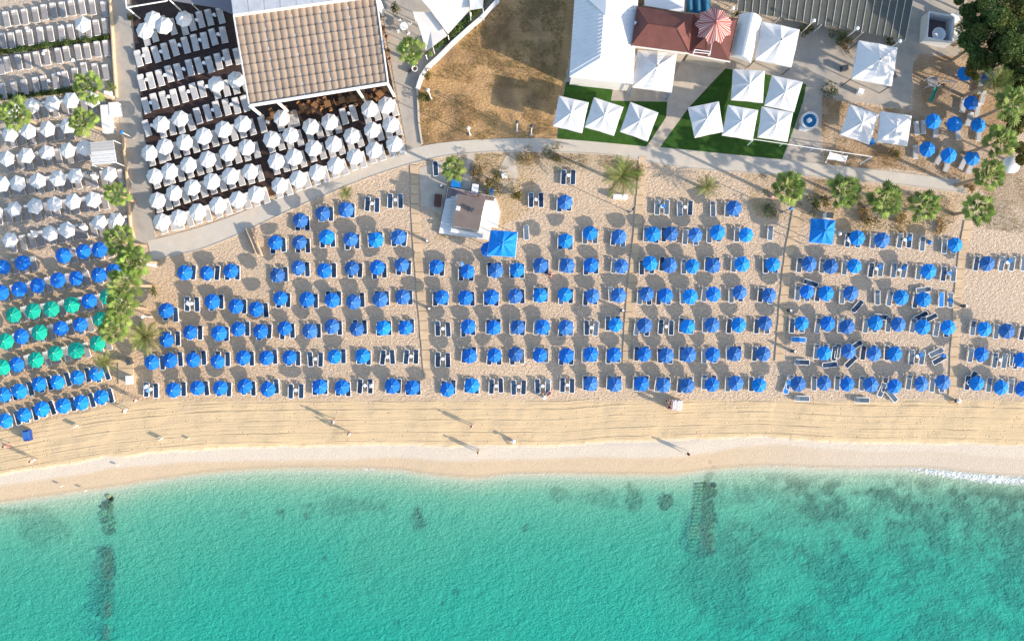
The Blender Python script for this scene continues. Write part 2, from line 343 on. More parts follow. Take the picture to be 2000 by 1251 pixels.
ffm = math_(nt, 'MULTIPLY', fr2.outputs[0], math_(nt, 'GREATER_THAN', attr(nt, 'foam').outputs['Fac'], .06))
mx3 = nt.nodes.new('ShaderNodeMixShader'); nt.links.new(ffm, mx3.inputs[0]); nt.links.new(mx2.outputs[0], mx3.inputs[1]); nt.links.new(fd.outputs[0], mx3.inputs[2])
nt.links.new(mx3.outputs[0], out.inputs['Surface'])
wme.materials.append(wm); tag(link('water', wme), kind='structure')

# ------------------------------------------------------------------ materials
M = {}
M['white_plastic'] = mat('white_plastic', (.78, .78, .77), .45, .05, rand=.05)
M['white_fabric'] = mat('white_fabric', (.67, .66, .645), .85, .06, 1.5, rand=.05, trans=.12)
M['white_roof'] = mat('white_roof', (.67, .66, .645), .5, .05, .8)
M['tent'] = mat('tent_fabric', (.67, .66, .645), .6, .03, .8, trans=.08)
M['navy'] = mat('navy_sling', (.012, .035, .075), .8, .2, 4, rand=.35)
M['slate'] = mat('faded_slate_sling', (.085, .12, .16), .85, .2, 4, rand=.25)
M['blue_towel'] = mat('blue_towel', (.02, .20, .55), .9, .1, 4)
M['cushion'] = mat('pale_cushion', (.43, .42, .41), .9, .06, 3, rand=.08)
M['cushion_grey'] = mat('grey_cushion', (.27, .25, .24), .9, .1, 3, rand=.15)  # darker grey cushion tone
M['blue_b'] = mat('bright_blue_canvas', (.004, .19, .60), .8, .10, 2.5, rand=.12, trans=.10, world_space=False, tint=(.01, .22, .68))
M['blue_r'] = mat('royal_blue_canvas', (.022, .12, .39), .8, .12, 2.5, rand=.18, trans=.08, world_space=False, tint=(.045, .165, .43))
M['blue_m'] = mat('mid_blue_canvas', (.006, .14, .54), .8, .10, 2.5, rand=.12, trans=.10, world_space=False, tint=(.01, .16, .58))
M['green'] = mat('sea_green_canvas', (.006, .36, .25), .8, .10, 2.5, rand=.1, trans=.10, world_space=False)
M['pole'] = mat('pole_metal', (.55, .55, .55), .4, .05)
M['dark_metal'] = mat('dark_metal', (.05, .06, .07), .5, .1)
M['concrete'] = mat('pale_concrete', (.50, .44, .36), .9, .10, .7, .01, 6, tint=(.47, .43, .37))
M['concrete_grey'] = mat('grey_concrete', (.34, .31, .27), .9, .12, .9, .01, 6, tint=(.42, .36, .29))
M['concrete_tan'] = mat('tan_concrete', (.47, .40, .32), .9, .12, .9, .01, 6)
M['slab'] = mat('tan_slab', (.52, .38, .24), .9, .10, 1.2, .01, 8, rand=.06)
M['deck'] = mat('dark_deck_boards', (.05, .03, .024), .75, .3, 1.5)
M['lawn'] = mat('lawn_grass', (.03, .085, .010), .95, .25, 1.5, .03, 18)
M['tan_cloth'] = mat('tan_roof_cloth', (.31, .235, .175), .9, .08, 1.2, rand=.06)
M['cream'] = mat('cream_sail', (.72, .67, .62), .8, .03, .6, trans=.08)
M['grey_sail'] = mat('grey_sail', (.19, .18, .20), .85, .05, .8)
M['grey_roof'] = mat('pale_grey_roof', (.38, .40, .43), .7, .12, 1.2)
M['red_roof'] = mat('maroon_roof', (.125, .045, .038), .7, .15, 1.0)
M['red_cloth'] = mat('red_cloth', (.30, .05, .045), .8, .08, 2)
M['brown_roof'] = mat('brown_roof_felt', (.155, .125, .11), .85, .12, 1.0)
M['net'] = mat('grey_green_netting', (.085, .085, .07), .9, .12, 1.0)
M['wood'] = mat('warm_wood', (.24, .12, .05), .7, .2, 2)
M['darkwood'] = mat('dark_wood', (.11, .045, .035), .7, .2, 2)
M['trunk'] = mat('palm_trunk', (.30, .22, .15), .9, .25, 4, .03, 12)
M['frond'] = mat('fan_palm_frond', (.17, .25, .045), .6, .35, 1.5, rand=.5, trans=.28, tint=(.20, .25, .06))
M['frond_y'] = mat('yellow_palm_frond', (.17, .26, .05), .7, .3, 1.5, rand=.4, trans=.3, tint=(.24, .29, .08))  # yellow-green foliage colour
M['frond_d'] = mat('feather_palm_frond', (.17, .22, .05), .7, .3, 1.5, rand=.4, trans=.25, tint=(.18, .17, .06))
M['leaf_dark'] = mat('dark_leaves', (.07, .12, .03), .75, .45, .6, trans=.2, tint=(.09, .11, .02))
M['leaf_olive'] = mat('olive_leaves', (.09, .10, .025), .8, .4, 1.0, trans=.2, tint=(.16, .13, .03))
M['scrub'] = mat('dry_scrub', (.30, .20, .08), .9, .4, 1.2, trans=.15, tint=(.20, .17, .06))
M['cone_cream'] = mat('cone_cream', (.46, .36, .33), .85, .06)
M['rock'] = mat('mossy_rock', (.075, .085, .022), .9, .4, 2.0)
M['rock_dark'] = mat('dark_rock', (.012, .016, .010), .9, .4, 2.0)
M['stone'] = mat('pale_stone', (.27, .31, .18), .9, .3, 2.0)
M['skin'] = mat('skin', (.48, .27, .18), .7, .05)
M['hair'] = mat('dark_hair', (.03, .02, .015), .7, .1)
M['pool'] = mat('pool_water_blue', (.01, .14, .30), .2, .2, 3)
M['teal'] = mat('green_plastic', (.01, .25, .19), .5, .1)
M['blue_plastic'] = mat('blue_plastic', (.01, .17, .50), .5, .1)
M['tile_purple'] = mat('plum_grey_paving', (.20, .15, .16), .8, .2, 2)
def cloth(name, c): 
    if name not in M: M[name] = mat(name, c, .85, .06)
    return M[name]

# ------------------------------------------------------------------ paved surfaces
def sheet(name, pts, z, m, h=.16, kind='structure', label=None, cat=None):
    mb = MB(); mb.prism([P(x, y, z)[:2] for x, y in pts], z - h, z)
    o = mb.build(name, M[m]); return tag(o, label, cat, kind=kind)
def smooth_edge(pts, n=6):
    out = []
    for i in range(len(pts) - 1):
        p0 = pts[max(i - 1, 0)]; p1 = pts[i]; p2 = pts[i + 1]; p3 = pts[min(i + 2, len(pts) - 1)]
        for k in range(n):
            t = k / n; out.append(tuple(.5 * ((2 * p1[j]) + (-p0[j] + p2[j]) * t + (2 * p0[j] - 5 * p1[j] + 4 * p2[j] - p3[j]) * t * t + (-p0[j] + 3 * p1[j] - 3 * p2[j] + p3[j]) * t ** 3) for j in (0, 1)))
    return out + [pts[-1]]
up = smooth_edge([(288, 470), (360, 452), (430, 430), (540, 388), (620, 358), (690, 326), (760, 302), (830, 284), (900, 275), (1000, 270), (1100, 272), (1290, 288), (1530, 312), (1700, 330), (1878, 352)])
lo = smooth_edge([(296, 508), (330, 500), (385, 488), (440, 468), (500, 441), (570, 408), (640, 378), (720, 346), (800, 320), (870, 304), (940, 297), (1010, 295), (1100, 297), (1200, 303), (1350, 328), (1600, 345), (1760, 360), (1892, 378)])
sheet('promenade_path', up + lo[::-1], .05, 'concrete')
# a thin kerb along the seaward edge
mb = MB()
for a, b_ in zip(lo[:-1], lo[1:]):
    pa = Vector(P(*a, .05)); pb = Vector(P(*b_, .05)); mid = (pa + pb) / 2; d_ = pb - pa
    mb.box((mid.x, mid.y - .06, .0), (d_.length + .02, .14, .2), math.atan2(d_.y, d_.x))
tag(mb.build('path_kerb', M['concrete_tan']), kind='structure')
sheet('side_path', [(214, -60), (238, -60), (244, 0), (258, 60), (268, 120), (278, 220), (288, 320), (299, 440), (305, 470), (296, 500), (288, 474), (262, 468), (256, 430), (250, 360), (243, 280), (226, 200), (220, 100)], .04, 'concrete_grey')
sheet('terrace_walk', [(742, -60), (975, -60), (975, 0), (930, 42), (850, 118), (816, 165), (818, 240), (824, 284), (796, 294), (776, 190), (752, 60)], .035, 'concrete_grey')
sheet('terrace', [(1106, 140), (1440, 90), (1444, 20), (1600, 30), (1790, 60), (1776, 212), (1605, 190), (1604, 318), (1526, 313), (1262, 288), (1300, 230), (1303, 199), (1193, 197), (1197, 175), (1106, 160)], .03, 'concrete_grey')
sheet('lawn', [(1106, 160), (1197, 175), (1193, 197), (1303, 199), (1301, 229), (1262, 286), (1089, 270), (1098, 200)], .055, 'lawn')
sheet('lawn', [(1417, 134), (1500, 146), (1575, 165), (1568, 200), (1540, 280), (1527, 311), (1290, 287), (1344, 212)], .06, 'lawn')
sheet('parking_apron', [(1770, -60), (1890, -60), (1888, 60), (1870, 110), (1786, 104)], .035, 'concrete_grey')
sheet('garden_path', [(1417, 133), (1346, 209), (1289, 287), (1263, 286), (1301, 229), (1305, 180), (1330, 118), (1420, 126)], .065, 'concrete_tan')
def strip_path(name, L, W, label_idx):
    root = thing(name, label_idx, 'boardwalk'); 
    ys = sorted(L); y = ys[0][1]
    X = [p[0] for p in L]; Y = [p[1] for p in L]; k = 0
    y = Y[0]
    while y < Y[-1] - 4:
        y2 = min(y + 19, Y[-1]); xa = np.interp(y, Y, X); xb = np.interp(y2, Y, X)
        j = random.uniform(-.6, .6); z = .085 + random.uniform(-.008, .008)
        mb = MB(); mb.prism([P(xa + j, y + .5, z)[:2], P(xa + W + j, y + .5, z)[:2], P(xb + W + j, y2 - .5, z)[:2], P(xb + j, y2 - .5, z)[:2]], -.05, z)
        mb.build('slab', M['slab'], root); y = y2
strip_path('boardwalk', [(801, 322), (803, 400), (808, 500), (820, 640), (828, 740)], 16, 'leftmost sandy slab walk running down from the promenade beside the kiosk')
strip_path('boardwalk', [(1248, 305), (1246, 345), (1238, 450), (1232, 500), (1222, 600), (1216, 712)], 15, 'second slab walk from the left, starting by the large feather palm')
strip_path('boardwalk', [(1550, 405), (1545, 430), (1532, 500), (1522, 600), (1513, 705)], 16, 'third slab walk from the left, beside the lone square blue gazebo')
strip_path('boardwalk', [(1884, 430), (1872, 500), (1862, 600), (1856, 700), (1853, 772)], 15, 'rightmost slab walk crossing the sand at the right edge')
strip_path('boardwalk', [(230, 700), (231, 750)], 30, 'short wide slab walk at the foot of the palm clump')

# ------------------------------------------------------------------ timber sun deck
mb = MB(); deck_poly = [(256, -40), (262, 60), (270, 150), (280, 240), (292, 340), (304, 452), (520, 388), (800, 296), (770, 182), (745, 60), (738, -60), (256, -60)]
DZ = .14
tag(MB().build('x', M['deck']) if False else (lambda o: o)(None), None) if False else None
mb.prism([P(x, y, DZ)[:2] for x, y in [(256, -60), (258, 20), (264, 90), (272, 165), (282, 250), (294, 350), (305, 432), (400, 404), (520, 366), (620, 330), (700, 306), (788, 286), (770, 182), (745, 60), (738, -60)]], -.1, DZ)
deck = mb.build('sun_deck', M['deck']); tag(deck, kind='structure')
nt = M['deck'].node_tree
# board grooves as relief
g_ = nt.nodes.new('ShaderNodeTexWave'); g_.inputs['Scale'].default_value = 1.6; g_.bands_direction = 'Y'
gg = nt.nodes.new('ShaderNodeNewGeometry'); gmap = nt.nodes.new('ShaderNodeMapping'); gmap.inputs['Rotation'].default_value = (0, 0, R(-16)); nt.links.new(gg.outputs['Position'], gmap.inputs[0]); nt.links.new(gmap.outputs[0], g_.inputs[0])
gb = nt.nodes.new('ShaderNodeBump'); gb.inputs['Distance'].default_value = .02; nt.links.new(g_.outputs[1], gb.inputs['Height']); nt.links.new(gb.outputs[0], nt.nodes['Principled BSDF'].inputs['Normal'])
sheet('deck_edge', [(305, 432), (400, 404), (520, 366), (524, 380), (430, 412), (306, 452)], .03, 'slab')
sheet('deck_edge', [(524, 366), (620, 332), (700, 308), (790, 288), (792, 294), (700, 318), (620, 346), (526, 384)], .032, 'wood')

# ------------------------------------------------------------------ parasols
def ngon_canopy(n, r, z0, z1, rot, val=.10, sag=.03, seg=2):
    mb = MB(); ring = []
    vs = [(0, 0, z1)]; fs = []
    for k in range(1, seg + 1):
        t = k / seg
        for i in range(n * 2):
            a = rot + PI * i / n; rr = r * t
            if i % 2: rr *= math.cos(PI / n) * (1 - .02)
            z = z1 + (z0 - z1) * (t ** 1.15) - (sag * math.sin(PI * t) if i % 2 else 0)
            vs.append((rr * math.cos(a), rr * math.sin(a), z))
    N = 2 * n
    for i in range(N): fs.append((0, 1 + i, 1 + (i + 1) % N))
    for k in range(seg - 1):
        for i in range(N): fs.append((1 + k * N + i, 1 + (k + 1) * N + i, 1 + (k + 1) * N + (i + 1) % N, 1 + k * N + (i + 1) % N))
    base = 1 + (seg - 1) * N; L = len(vs)
    for i in range(N): x, y, z = vs[base + i]; vs.append((x * 1.0, y * 1.0, z - val))
    for i in range(N): fs.append((base + i, L + i, L + (i + 1) % N, base + (i + 1) % N))
    mb.add(vs, fs); return mb
def make_parasol(name, cm, n, r, zr, zt, rot, val=.1):
    c = ngon_canopy(n, r, zr, zt, rot, val).mesh('canopy', M[cm])
    m2 = MB(); m2.tube((0, 0, 0), (0, 0, zt - .03), .022, .02, 8); p = m2.mesh('pole', M['pole'])
    m3 = MB(); m3.lathe([(.045, 0), (.04, .05), (.012, .09)], 8, (0, 0, zt - .01)); f = m3.mesh('finial', M['white_plastic'])
    m4 = MB()
    for i in range(n):
        a = rot + 2 * PI * i / n; m4.tube((0, 0, zt - .06), (r * .97 * math.cos(a), r * .97 * math.sin(a), zr - .02), .008, n=3, cap=False)
    rb = m4.mesh('ribs', M['pole'])
    return (name, c, p, f, rb)
PAR = {'B': make_parasol('parasol', 'blue_b', 8, .98, 1.64, 2.16, .2), 'R': make_parasol('parasol', 'blue_r', 8, .98, 1.64, 2.16, .2),
       'M': make_parasol('parasol', 'blue_m', 8, .98, 1.64, 2.16, .2), 'G': make_parasol('parasol', 'green', 8, 1.04, 1.74, 2.2, .2),
       'W': make_parasol('parasol', 'white_fabric', 6, 1.04, 1.95, 2.40, .5), 'D': make_parasol('parasol', 'white_fabric', 8, 1.08, 1.98, 2.68, .15, .06)}
PZ = {'B': 1.95, 'R': 1.95, 'M': 1.95, 'G': 2.0, 'W': 2.2, 'D': 2.35}
CN = {'B': 'bright blue', 'R': 'royal blue', 'M': 'blue', 'G': 'sea green', 'W': 'white hexagonal', 'D': 'white'}
def parasol(kind, x, y, z0, label, group, tilt=5):
    nm, c, p, f, rb = PAR[kind]
    w = P(x, y, PZ[kind] + z0)
    o = link(nm, None, None, (w[0], w[1], z0), (R(random.gauss(0, tilt * .5)), R(random.gauss(0, tilt * .5)), random.uniform(0, PI)))
    s = random.uniform(.96, 1.04); o.scale = (s, s, random.uniform(.97, 1.04))
    tag(o, label, 'parasol', group)
    link('canopy', c, o); link('pole', p, o); link('finial', f, o); link('ribs', rb, o)
    return w[0], w[1]
mc = MB(); mc.lathe([(.03, .0), (.34, .30), (.26, .55), (.40, .62), (.2, .9), (.10, 1.35), (.03, 1.6)], 9)
CLOSED = mc.mesh('canopy', M['white_fabric'])
def closed_parasol(x, y, z0, label, group):
    w = P(x, y, 1.8 + z0); o = link('closed_parasol', None, None, (w[0], w[1], z0), (R(random.uniform(-14, 14)), R(random.uniform(-14, 14)), random.uniform(0, 6)))
    tag(o, label, 'parasol', group); c = link('canopy', CLOSED, o, (0, 0, .75)); link('pole', PAR['W'][2], o); c.scale = (1.15, 1.15, 1)
    return w[0], w[1]

# ------------------------------------------------------------------ sun loungers
def rrect(w, l, r, n=4):
    pts = []
    for cx, cy, a0 in ((w / 2 - r, l / 2 - r, 0), (-w / 2 + r, l / 2 - r, PI / 2), (-w / 2 + r, -l / 2 + r, PI), (w / 2 - r, -l / 2 + r, 1.5 * PI)):
        for k in range(n + 1): a = a0 + PI / 2 * k / n; pts.append((cx + r * math.cos(a), cy + r * math.sin(a)))
    return pts
def navy_meshes(m):
    mb = MB(); o_ = rrect(.72, 1.92, .17); i_ = rrect(.58, 1.78, .11); n = len(o_)
    for z0, z1 in ((.26, .34),):
        vs = [(x, y, z1) for x, y in o_] + [(x, y, z1) for x, y in i_] + [(x, y, z0) for x, y in o_] + [(x, y, z0) for x, y in i_]
        fs = []
        for i in range(n):
            j = (i + 1) % n; fs += [(i, j, n + j, n + i), (2 * n + i, 2 * n + j, j, i), (n + i, n + j, 3 * n + j, 3 * n + i)]
        mb.add(vs, fs)
    for sx in (-.29, .29):
        for sy in (-.7, .62): mb.box((sx, sy, .13), (.06, .08, .26))
    fr = mb.mesh('frame', M['white_plastic'])
    ms = MB(); pts = [(-.275, -.88), (.275, -.88), (.275, .28), (-.275, .28)]; ms.prism(pts, .29, .325); sl_ = ms.mesh('sling', M[m])
    bk = MB(); bk.add([(-.275, .28, .325), (.275, .28, .325), (.21, .50, .37), (-.21, .50, .37), (.265, .62, .41), (-.265, .62, .41), (.265, .87, .46), (-.265, .87, .46),
                       (-.245, .28, .29), (.245, .28, .29), (.245, .86, .41), (-.245, .86, .41)],
                      [(0, 1, 2, 3), (3, 2, 4, 5), (5, 4, 6, 7), (8, 11, 10, 9), (7, 6, 10, 11), (1, 9, 10, 6, 4, 2), (0, 3, 5, 7, 11, 8)])
    return fr, sl_, bk.mesh('backrest', M[m])
NAVY = {'n': navy_meshes('navy'), 's': navy_meshes('slate'), 't': navy_meshes('blue_towel')}
def cushion_meshes(m, w=.74, l=1.98):
    mb = MB(); mb.box((0, 0, .24), (w + .06, l + .06, .06))
    for sx in (-w / 2 + .05, w / 2 - .05):
        for sy in (-l / 2 + .15, l / 2 - .2): mb.box((sx, sy, .10), (.06, .06, .22))
    fr = mb.mesh('frame', M['white_plastic'])
    ms = MB(); ms.prism(rrect(w, l * .66, .05, 2), .275, .36); ms.v = [(x, y - l * .165, z) for x, y, z in ms.v]
    ma = ms.mesh('mattress', M[m])
    b = MB(); b.box((0, 0, 0), (w, l * .33, .09)); mt = Euler((R(14), 0, 0)).to_matrix()
    b.v = [tuple(mt @ Vector(v) + Vector((0, l * .335, .375))) for v in b.v]; ba = b.mesh('backrest', M[m])
    pl = MB(); pl.prism(rrect(w * .72, .28, .06, 2), 0, .09); pl.v = [(x, y + l * .41, z + .46) for x, y, z in pl.v]
    return fr, ma, ba, pl.mesh('pillow', M['white_fabric'])
CUSH = {'w': cushion_meshes('cushion'), 'g': cushion_meshes('cushion_grey', .68, 1.9)}
hidden = []; n_navy = [0]
placed = []
def lounger(kind, wx_, wy_, z0, ang, label, group, name='sun_lounger'):
    if any(abs(q[0] - wx_) < .9 and abs(q[1] - wy_) < 2.2 and abs((q[0] - wx_) * math.cos(ang) + (q[1] - wy_) * math.sin(ang)) < .62 and abs(-(q[0] - wx_) * math.sin(ang) + (q[1] - wy_) * math.cos(ang)) < 1.5 for q in placed) and z0 > 0 and 'open' not in label: return None
    placed.append((wx_, wy_))
    o = link({'w': 'deck_lounger', 'g': 'beige_lounger'}.get(kind, 'sling_lounger'), None, None, (wx_, wy_, z0), (0, 0, ang)); tag(o, label, 'sun lounger', group)
    if kind in NAVY:
        a, b_, c = NAVY[kind]; link('frame', a, o); link('sling', b_, o); link('backrest', c, o)
    else:
        a, b_, c, d_ = CUSH[kind]; link('frame', a, o); link('mattress', b_, o); link('backrest', c, o); link('pillow', d_, o)
    return o
tb = MB(); tb.lathe([(.21, .42), (.22, .44), (.21, .46)], 14); TT = tb.mesh('table_top', M['white_plastic'])
tb = MB(); tb.tube((0, 0, 0), (0, 0, .42), .03, n=6); tb.lathe([(.16, 0), (.15, .04)], 10); TS = tb.mesh('stem', M['white_plastic'])
def side_table(wx_, wy_, z0, label):
    o = thing('side_table', label, 'table', (wx_, wy_, z0), 0, 'small round tables between loungers'); link('table_top', TT, o); link('stem', TS, o)

# rows: items (type, x, y) - B/R/M parasol with a pair beneath, o open pair, l/t single lounger (with angle), all in picture coordinates of what is seen
BL = {'A': 'left of the first boardwalk', 'B': 'between first and second boardwalks', 'C': 'between second and third boardwalks', 'D': 'between third and fourth boardwalks', 'E': 'right of the last boardwalk'}
rows = {
'A': [
 'o295,761 M338,760 M383,758 M428,759 M477,757 M523,759 o578,763 M619,758 M665,758 o713,754 M765,755 M804,756',
 'M296,706 M332,704 M378,700 M426,701 M474,700 M519,699 M566,700 o616,702 B656,698 B706,698 o757,698 o803,697',
 'M327,660 M371,648 M424,651 M465,644 M508,648 M554,644 R606,643 R648,637 R698,641 B746,639 M791,638',
 'M322,608 o375,594 M413,588 M459,598 M502,602 M546,584 M600,585 M646,584 R693,586 R742,583 R788,580',
 'M358,532 M405,530 M445,530 R540,535 R584,523 M637,527 R689,524 M737,525 R785,521',
 'M536,472 R585,477 B634,466 R683,471 B729,466 R776,463',
 'R584,428 R631,416 R674,407 o727,399 o772,392'],
'B': [
 'M874,759 B920,751 o969,755 o1013,756 o1060,755 o1108,753 R1155,749 R1203,750',
 'o865,702 M915,695 M965,696 R1010,695 M1058,692 M1108,697 M1154,694 M1201,693',
 'o865,643 M913,638 M963,639 R1011,639 M1058,637 R1107,638 o1155,641 B1200,634',
 'M858,580 M911,580 M959,581 R1010,578 B1057,575 B1107,576 R1156,577 R1207,576',
 'M851,521 M909,530 R965,526 B1010,527 R1058,520 R1108,518 M1157,517 R1212,516',
 'B1106,467 B1155,458 R1211,461', 'o1047,391 R1104,392', 'o1110,344'],
'C': [
 'M1256,749 R1299,750 R1343,751 M1391,749 R1438,750 B1485,750',
 'M1257,692 R1304,693 R1346,693 M1392,692 R1440,692 R1492,691',
 'R1258,637 o1301,639 B1346,636 R1393,636 B1441,634 R1496,634',
 'R1263,576 M1301,577 B1348,576 M1392,573 R1445,573 R1503,575',
 'B1268,518 R1307,516 B1351,516 R1397,515 B1450,514 B1513,515',
 'B1276,457 R1311,456 R1354,458 B1401,453 B1456,454', 'o1293,405 o1338,406 R1437,405'],
'D': [
 'R1561,751 R1610,750 M1655,750 R1704,752 M1750,751 R1798,750 R1844,749',
 'B1614,689 R1657,687 R1707,690 B1754,690 o1791,697',
 'B1566,632 M1617,634 R1661,635 B1712,633 R1757,635 B1806,638 B1853,640',
 'M1577,570 B1617,574 R1665,573 B1760,581 B1811,586',
 'R1581,515 R1625,518 B1670,521 o1711,526 o1756,528 B1817,529 o1853,535',
 'B1677,464 R1726,467 o1767,470 B1868,478'],
'E': [
 'B1914,747 B1957,756 M2000,758', 'M1920,694 o1953,704 M2003,702', 'B1925,643 R1971,647', 'R1932,511 o1967,514 o2010,516']}
TILT = {'A': 0, 'B': -1, 'C': -2, 'D': -7, 'E': -9}
stuff = []
for blk in 'ABCDE':
    nrow = len(rows[blk])
    for ri, row in enumerate(rows[blk]):
        rn = 'front row by sea' if ri == 0 else '%s row from sea' % ORD[ri + 1]
        iu = ip = 0
        for it in row.split():
            k = it[0]; x, y = map(float, it[1:].split(',')); ip += 1
            if k == 'o': w = P(x, y, .35); wx_, wy_ = w[0], w[1]
            else:
                iu += 1
                wx_, wy_ = parasol(k, x, y, 0, '%s parasol, %s from left, %s, %s' % (CN[k], ORD[iu], rn, BL[blk]), 'blue parasols in rows on the sand', 9)
                wy_ -= random.uniform(-.12, .22)
            sep = random.uniform(.58, .66)
            for s in (-1, 1):
                a = R(TILT[blk] + random.gauss(0, 2.5)); lx = wx_ + s * sep; ly = wy_ + random.gauss(0, .07)
                kk = 's' if (blk in 'DE' or (blk == 'C' and ri > 4)) and random.random() < .75 or (x > 1000 and random.random() < .3) else 'n'
                vis = k == 'o' or (abs(x - 1000) > 60) and (s > 0 and x < 1000) or (s < 0 and x >= 1000)
                if vis:
                    cn = 'dark navy' if kk == 'n' else 'slate'
                    lounger(kk, lx, ly, 0, a, '%s lounger, %s of %s pair, %s, %s' % (cn, 'left' if s < 0 else 'right', ORD[ip], rn, BL[blk]), 'navy sling sun loungers in pairs'); n_navy[0] += 1
                else: stuff.append((kk, lx, ly, a))
            if k == 'o': side_table(wx_, wy_ + .1, 0, 'little white table within %s lounger pair, %s, %s' % (ORD[ip], rn, BL[blk]))
# single loungers scattered among the rows
for (x, y, ang, kk, lb) in [
 (851, 329, 3, 'n', 'lone dark lounger beside the small palm above the kiosk'), (1028, 454, 3, 's', 'lone slate lounger right of the blue kiosk gazebo'),
 (1393, 408, 0, 's', 'lone slate lounger below the small spiky palm'), (1505, 455, -4, 's', 'lone slate lounger left of the third boardwalk top'),
 (1584, 553, 72, 'n', 'dark lounger turned sideways above a parasol right of third boardwalk'), (1675, 598, -42, 'n', 'dark lounger slanting below the third parasol of the fourth row'),
 (1714, 581, 0, 's', 'lone slate lounger in the gap of fourth row, between third and fourth boardwalks'), (1804, 566, -82, 's', 'slate lounger lying crosswise above the fourth row parasol near last boardwalk'),
 (1839, 585, -2, 't', 'bright blue lounger upright beside the last boardwalk'), (1857, 586, -3, 's', 'slate lounger touching the last boardwalk, right of the bright blue one'),
 (1722, 619, 84, 'n', 'dark lounger lying crosswise above the fourth parasol of third row'), (1799, 617, -62, 'n', 'larger slanting dark lounger above the sixth parasol of third row'),
 (1817, 621, -62, 'n', 'second slanting dark lounger, tucked behind the sixth parasol of third row'), (1560, 663, 86, 't', 'bright blue lounger lying crosswise just right of third boardwalk'),
 (1567, 707, 88, 'n', 'dark lounger lying crosswise near the foot of third boardwalk'), (1630, 690, -8, 'n', 'dark lounger against the right side of second row first parasol'),
 (1621, 712, -84, 'n', 'dark lounger crosswise under the first parasol of the second row'), (1671, 675, -55, 'n', 'dark lounger poking out above the second parasol of second row'),
 (1662, 706, -45, 'n', 'dark lounger slanting below the second parasol of second row'), (1829, 688, -65, 's', 'upper slanting slate lounger left of the last boardwalk'),
 (1835, 702, -60, 'n', 'lower slanting dark lounger left of the last boardwalk'), (1538, 755, -18, 't', 'bright blue lounger leaning beside the leftmost parasol right of third boardwalk'),
 (1723, 761, -24, 's', 'slate lounger slanting between two front row parasols'), (1742, 772, 40, 's', 'slate lounger tip poking below a front row parasol'),
 (1684, 781, 88, 's', 'slate lounger lying crosswise on the raked sand, seaward of the front row'), (1567, 778, 88, 's', 'pale framed lounger crosswise seaward of third boardwalk'),
 (1802, 476, -5, 's', 'lone slate lounger near the top of last boardwalk'), (1899, 738, -28, 'n', 'dark lounger leaning left of the first parasol beyond last boardwalk'),
 (1984, 706, -10, 'n', 'dark lounger second row at the far right edge'), (1997, 650, -12, 'n', 'dark lounger third row at the far right edge')]:
    w = P(x, y, .35); lounger(kk, w[0], w[1], 0, R(ang), lb, 'navy sling sun loungers in pairs'); n_navy[0] += 1
# the blue and green quarter left of the palms: rows climb to the right
WROWS = ['B9,820 B44,811 B78,800 B119,793 B157,785 B194,776', 'B3,771 B35,762 B73,751 B109,744 B149,735 B186,731', 'G3,718 M30,710 G67,703 G105,693 G145,686 G189,671',
         'G7,667 M40,656 G76,650 M114,641 M153,635 G195,624', 'G23,614 G62,608 G97,602 G136,595 M170,590 G207,579', 'M2,571 M33,565 M71,556 M111,548 M147,543 M189,537 M219,528', 'M4,519 M41,514 M120,498 M161,491 M191,487']
for ri, row in enumerate(WROWS):
    rn = 'front row by sea' if ri == 0 else '%s row from sea' % ORD[ri + 1]
    for i, it in enumerate(row.split()):
        k = it[0]; x, y = map(float, it[1:].split(','))
        wx_, wy_ = parasol(k, x, y, 0, '%s parasol, %s from left, %s, left of the palm clump' % (CN[k], ORD[i + 1], rn), 'blue and green parasols left of the palms', 5)
        for s in (-1, 1):
            a = R(15 + random.gauss(0, 2)); lx = wx_ + s * .6 * math.cos(R(15)); ly = wy_ + s * .6 * math.sin(R(15)) - .05
            kk = 'n' if ri < 2 else 'g'
            if s > 0 or ri >= 2:
                lounger(kk, lx, ly, 0, a, '%s lounger, %s of %s pair, %s, left of the palm clump' % ('dark navy' if kk == 'n' else 'beige', 'left' if s < 0 else 'right', ORD[i + 1], rn), 'loungers left of the palms')
            else: stuff.append((kk, lx, ly, a))
# white quarter, upper left
VROWS = ['W17,469 c58,461 W94,454 W128,447 c161,443 W193,436 W225,430', 'W-12,415 W26,409 W66,403 W103,398 W141,393 W180,388', 'W2,360 W32,356 W70,352 W108,348 W145,343 c181,342 W212,338',
         'W12,308 W49,303 W87,297 W129,292 W163,287', 'W16,260 W53,255 W91,249 W131,245', 'W20,214 W60,205 W100,200 W138,194 W175,190']
for ri, row in enumerate(VROWS):
    rn = '%s white row up' % ORD[ri + 1]
    for i, it in enumerate(row.split()):
        k = it[0]; x, y = map(float, it[1:].split(','))
        if k == 'c': wx_, wy_ = closed_parasol(x, y, 0, 'folded white parasol, %s from left, %s, left of side path' % (ORD[i + 1], rn), 'white parasols left of the side path')
        else: wx_, wy_ = parasol(k, x, y, 0, 'white hexagonal parasol, %s from left, %s, left of side path' % (ORD[i + 1], rn), 'white parasols left of the side path', 4)
        for s in (-1, 1):
            a = R(13 + random.gauss(0, 2)); lx = wx_ + s * .62 * math.cos(R(13)); ly = wy_ + s * .62 * math.sin(R(13)) - .25
            lounger('g', lx, ly, 0, a, 'beige lounger, %s of %s pair, %s, upper left quarter' % ('left' if s < 0 else 'right', ORD[i + 1], rn), 'beige loungers in the upper left quarter')
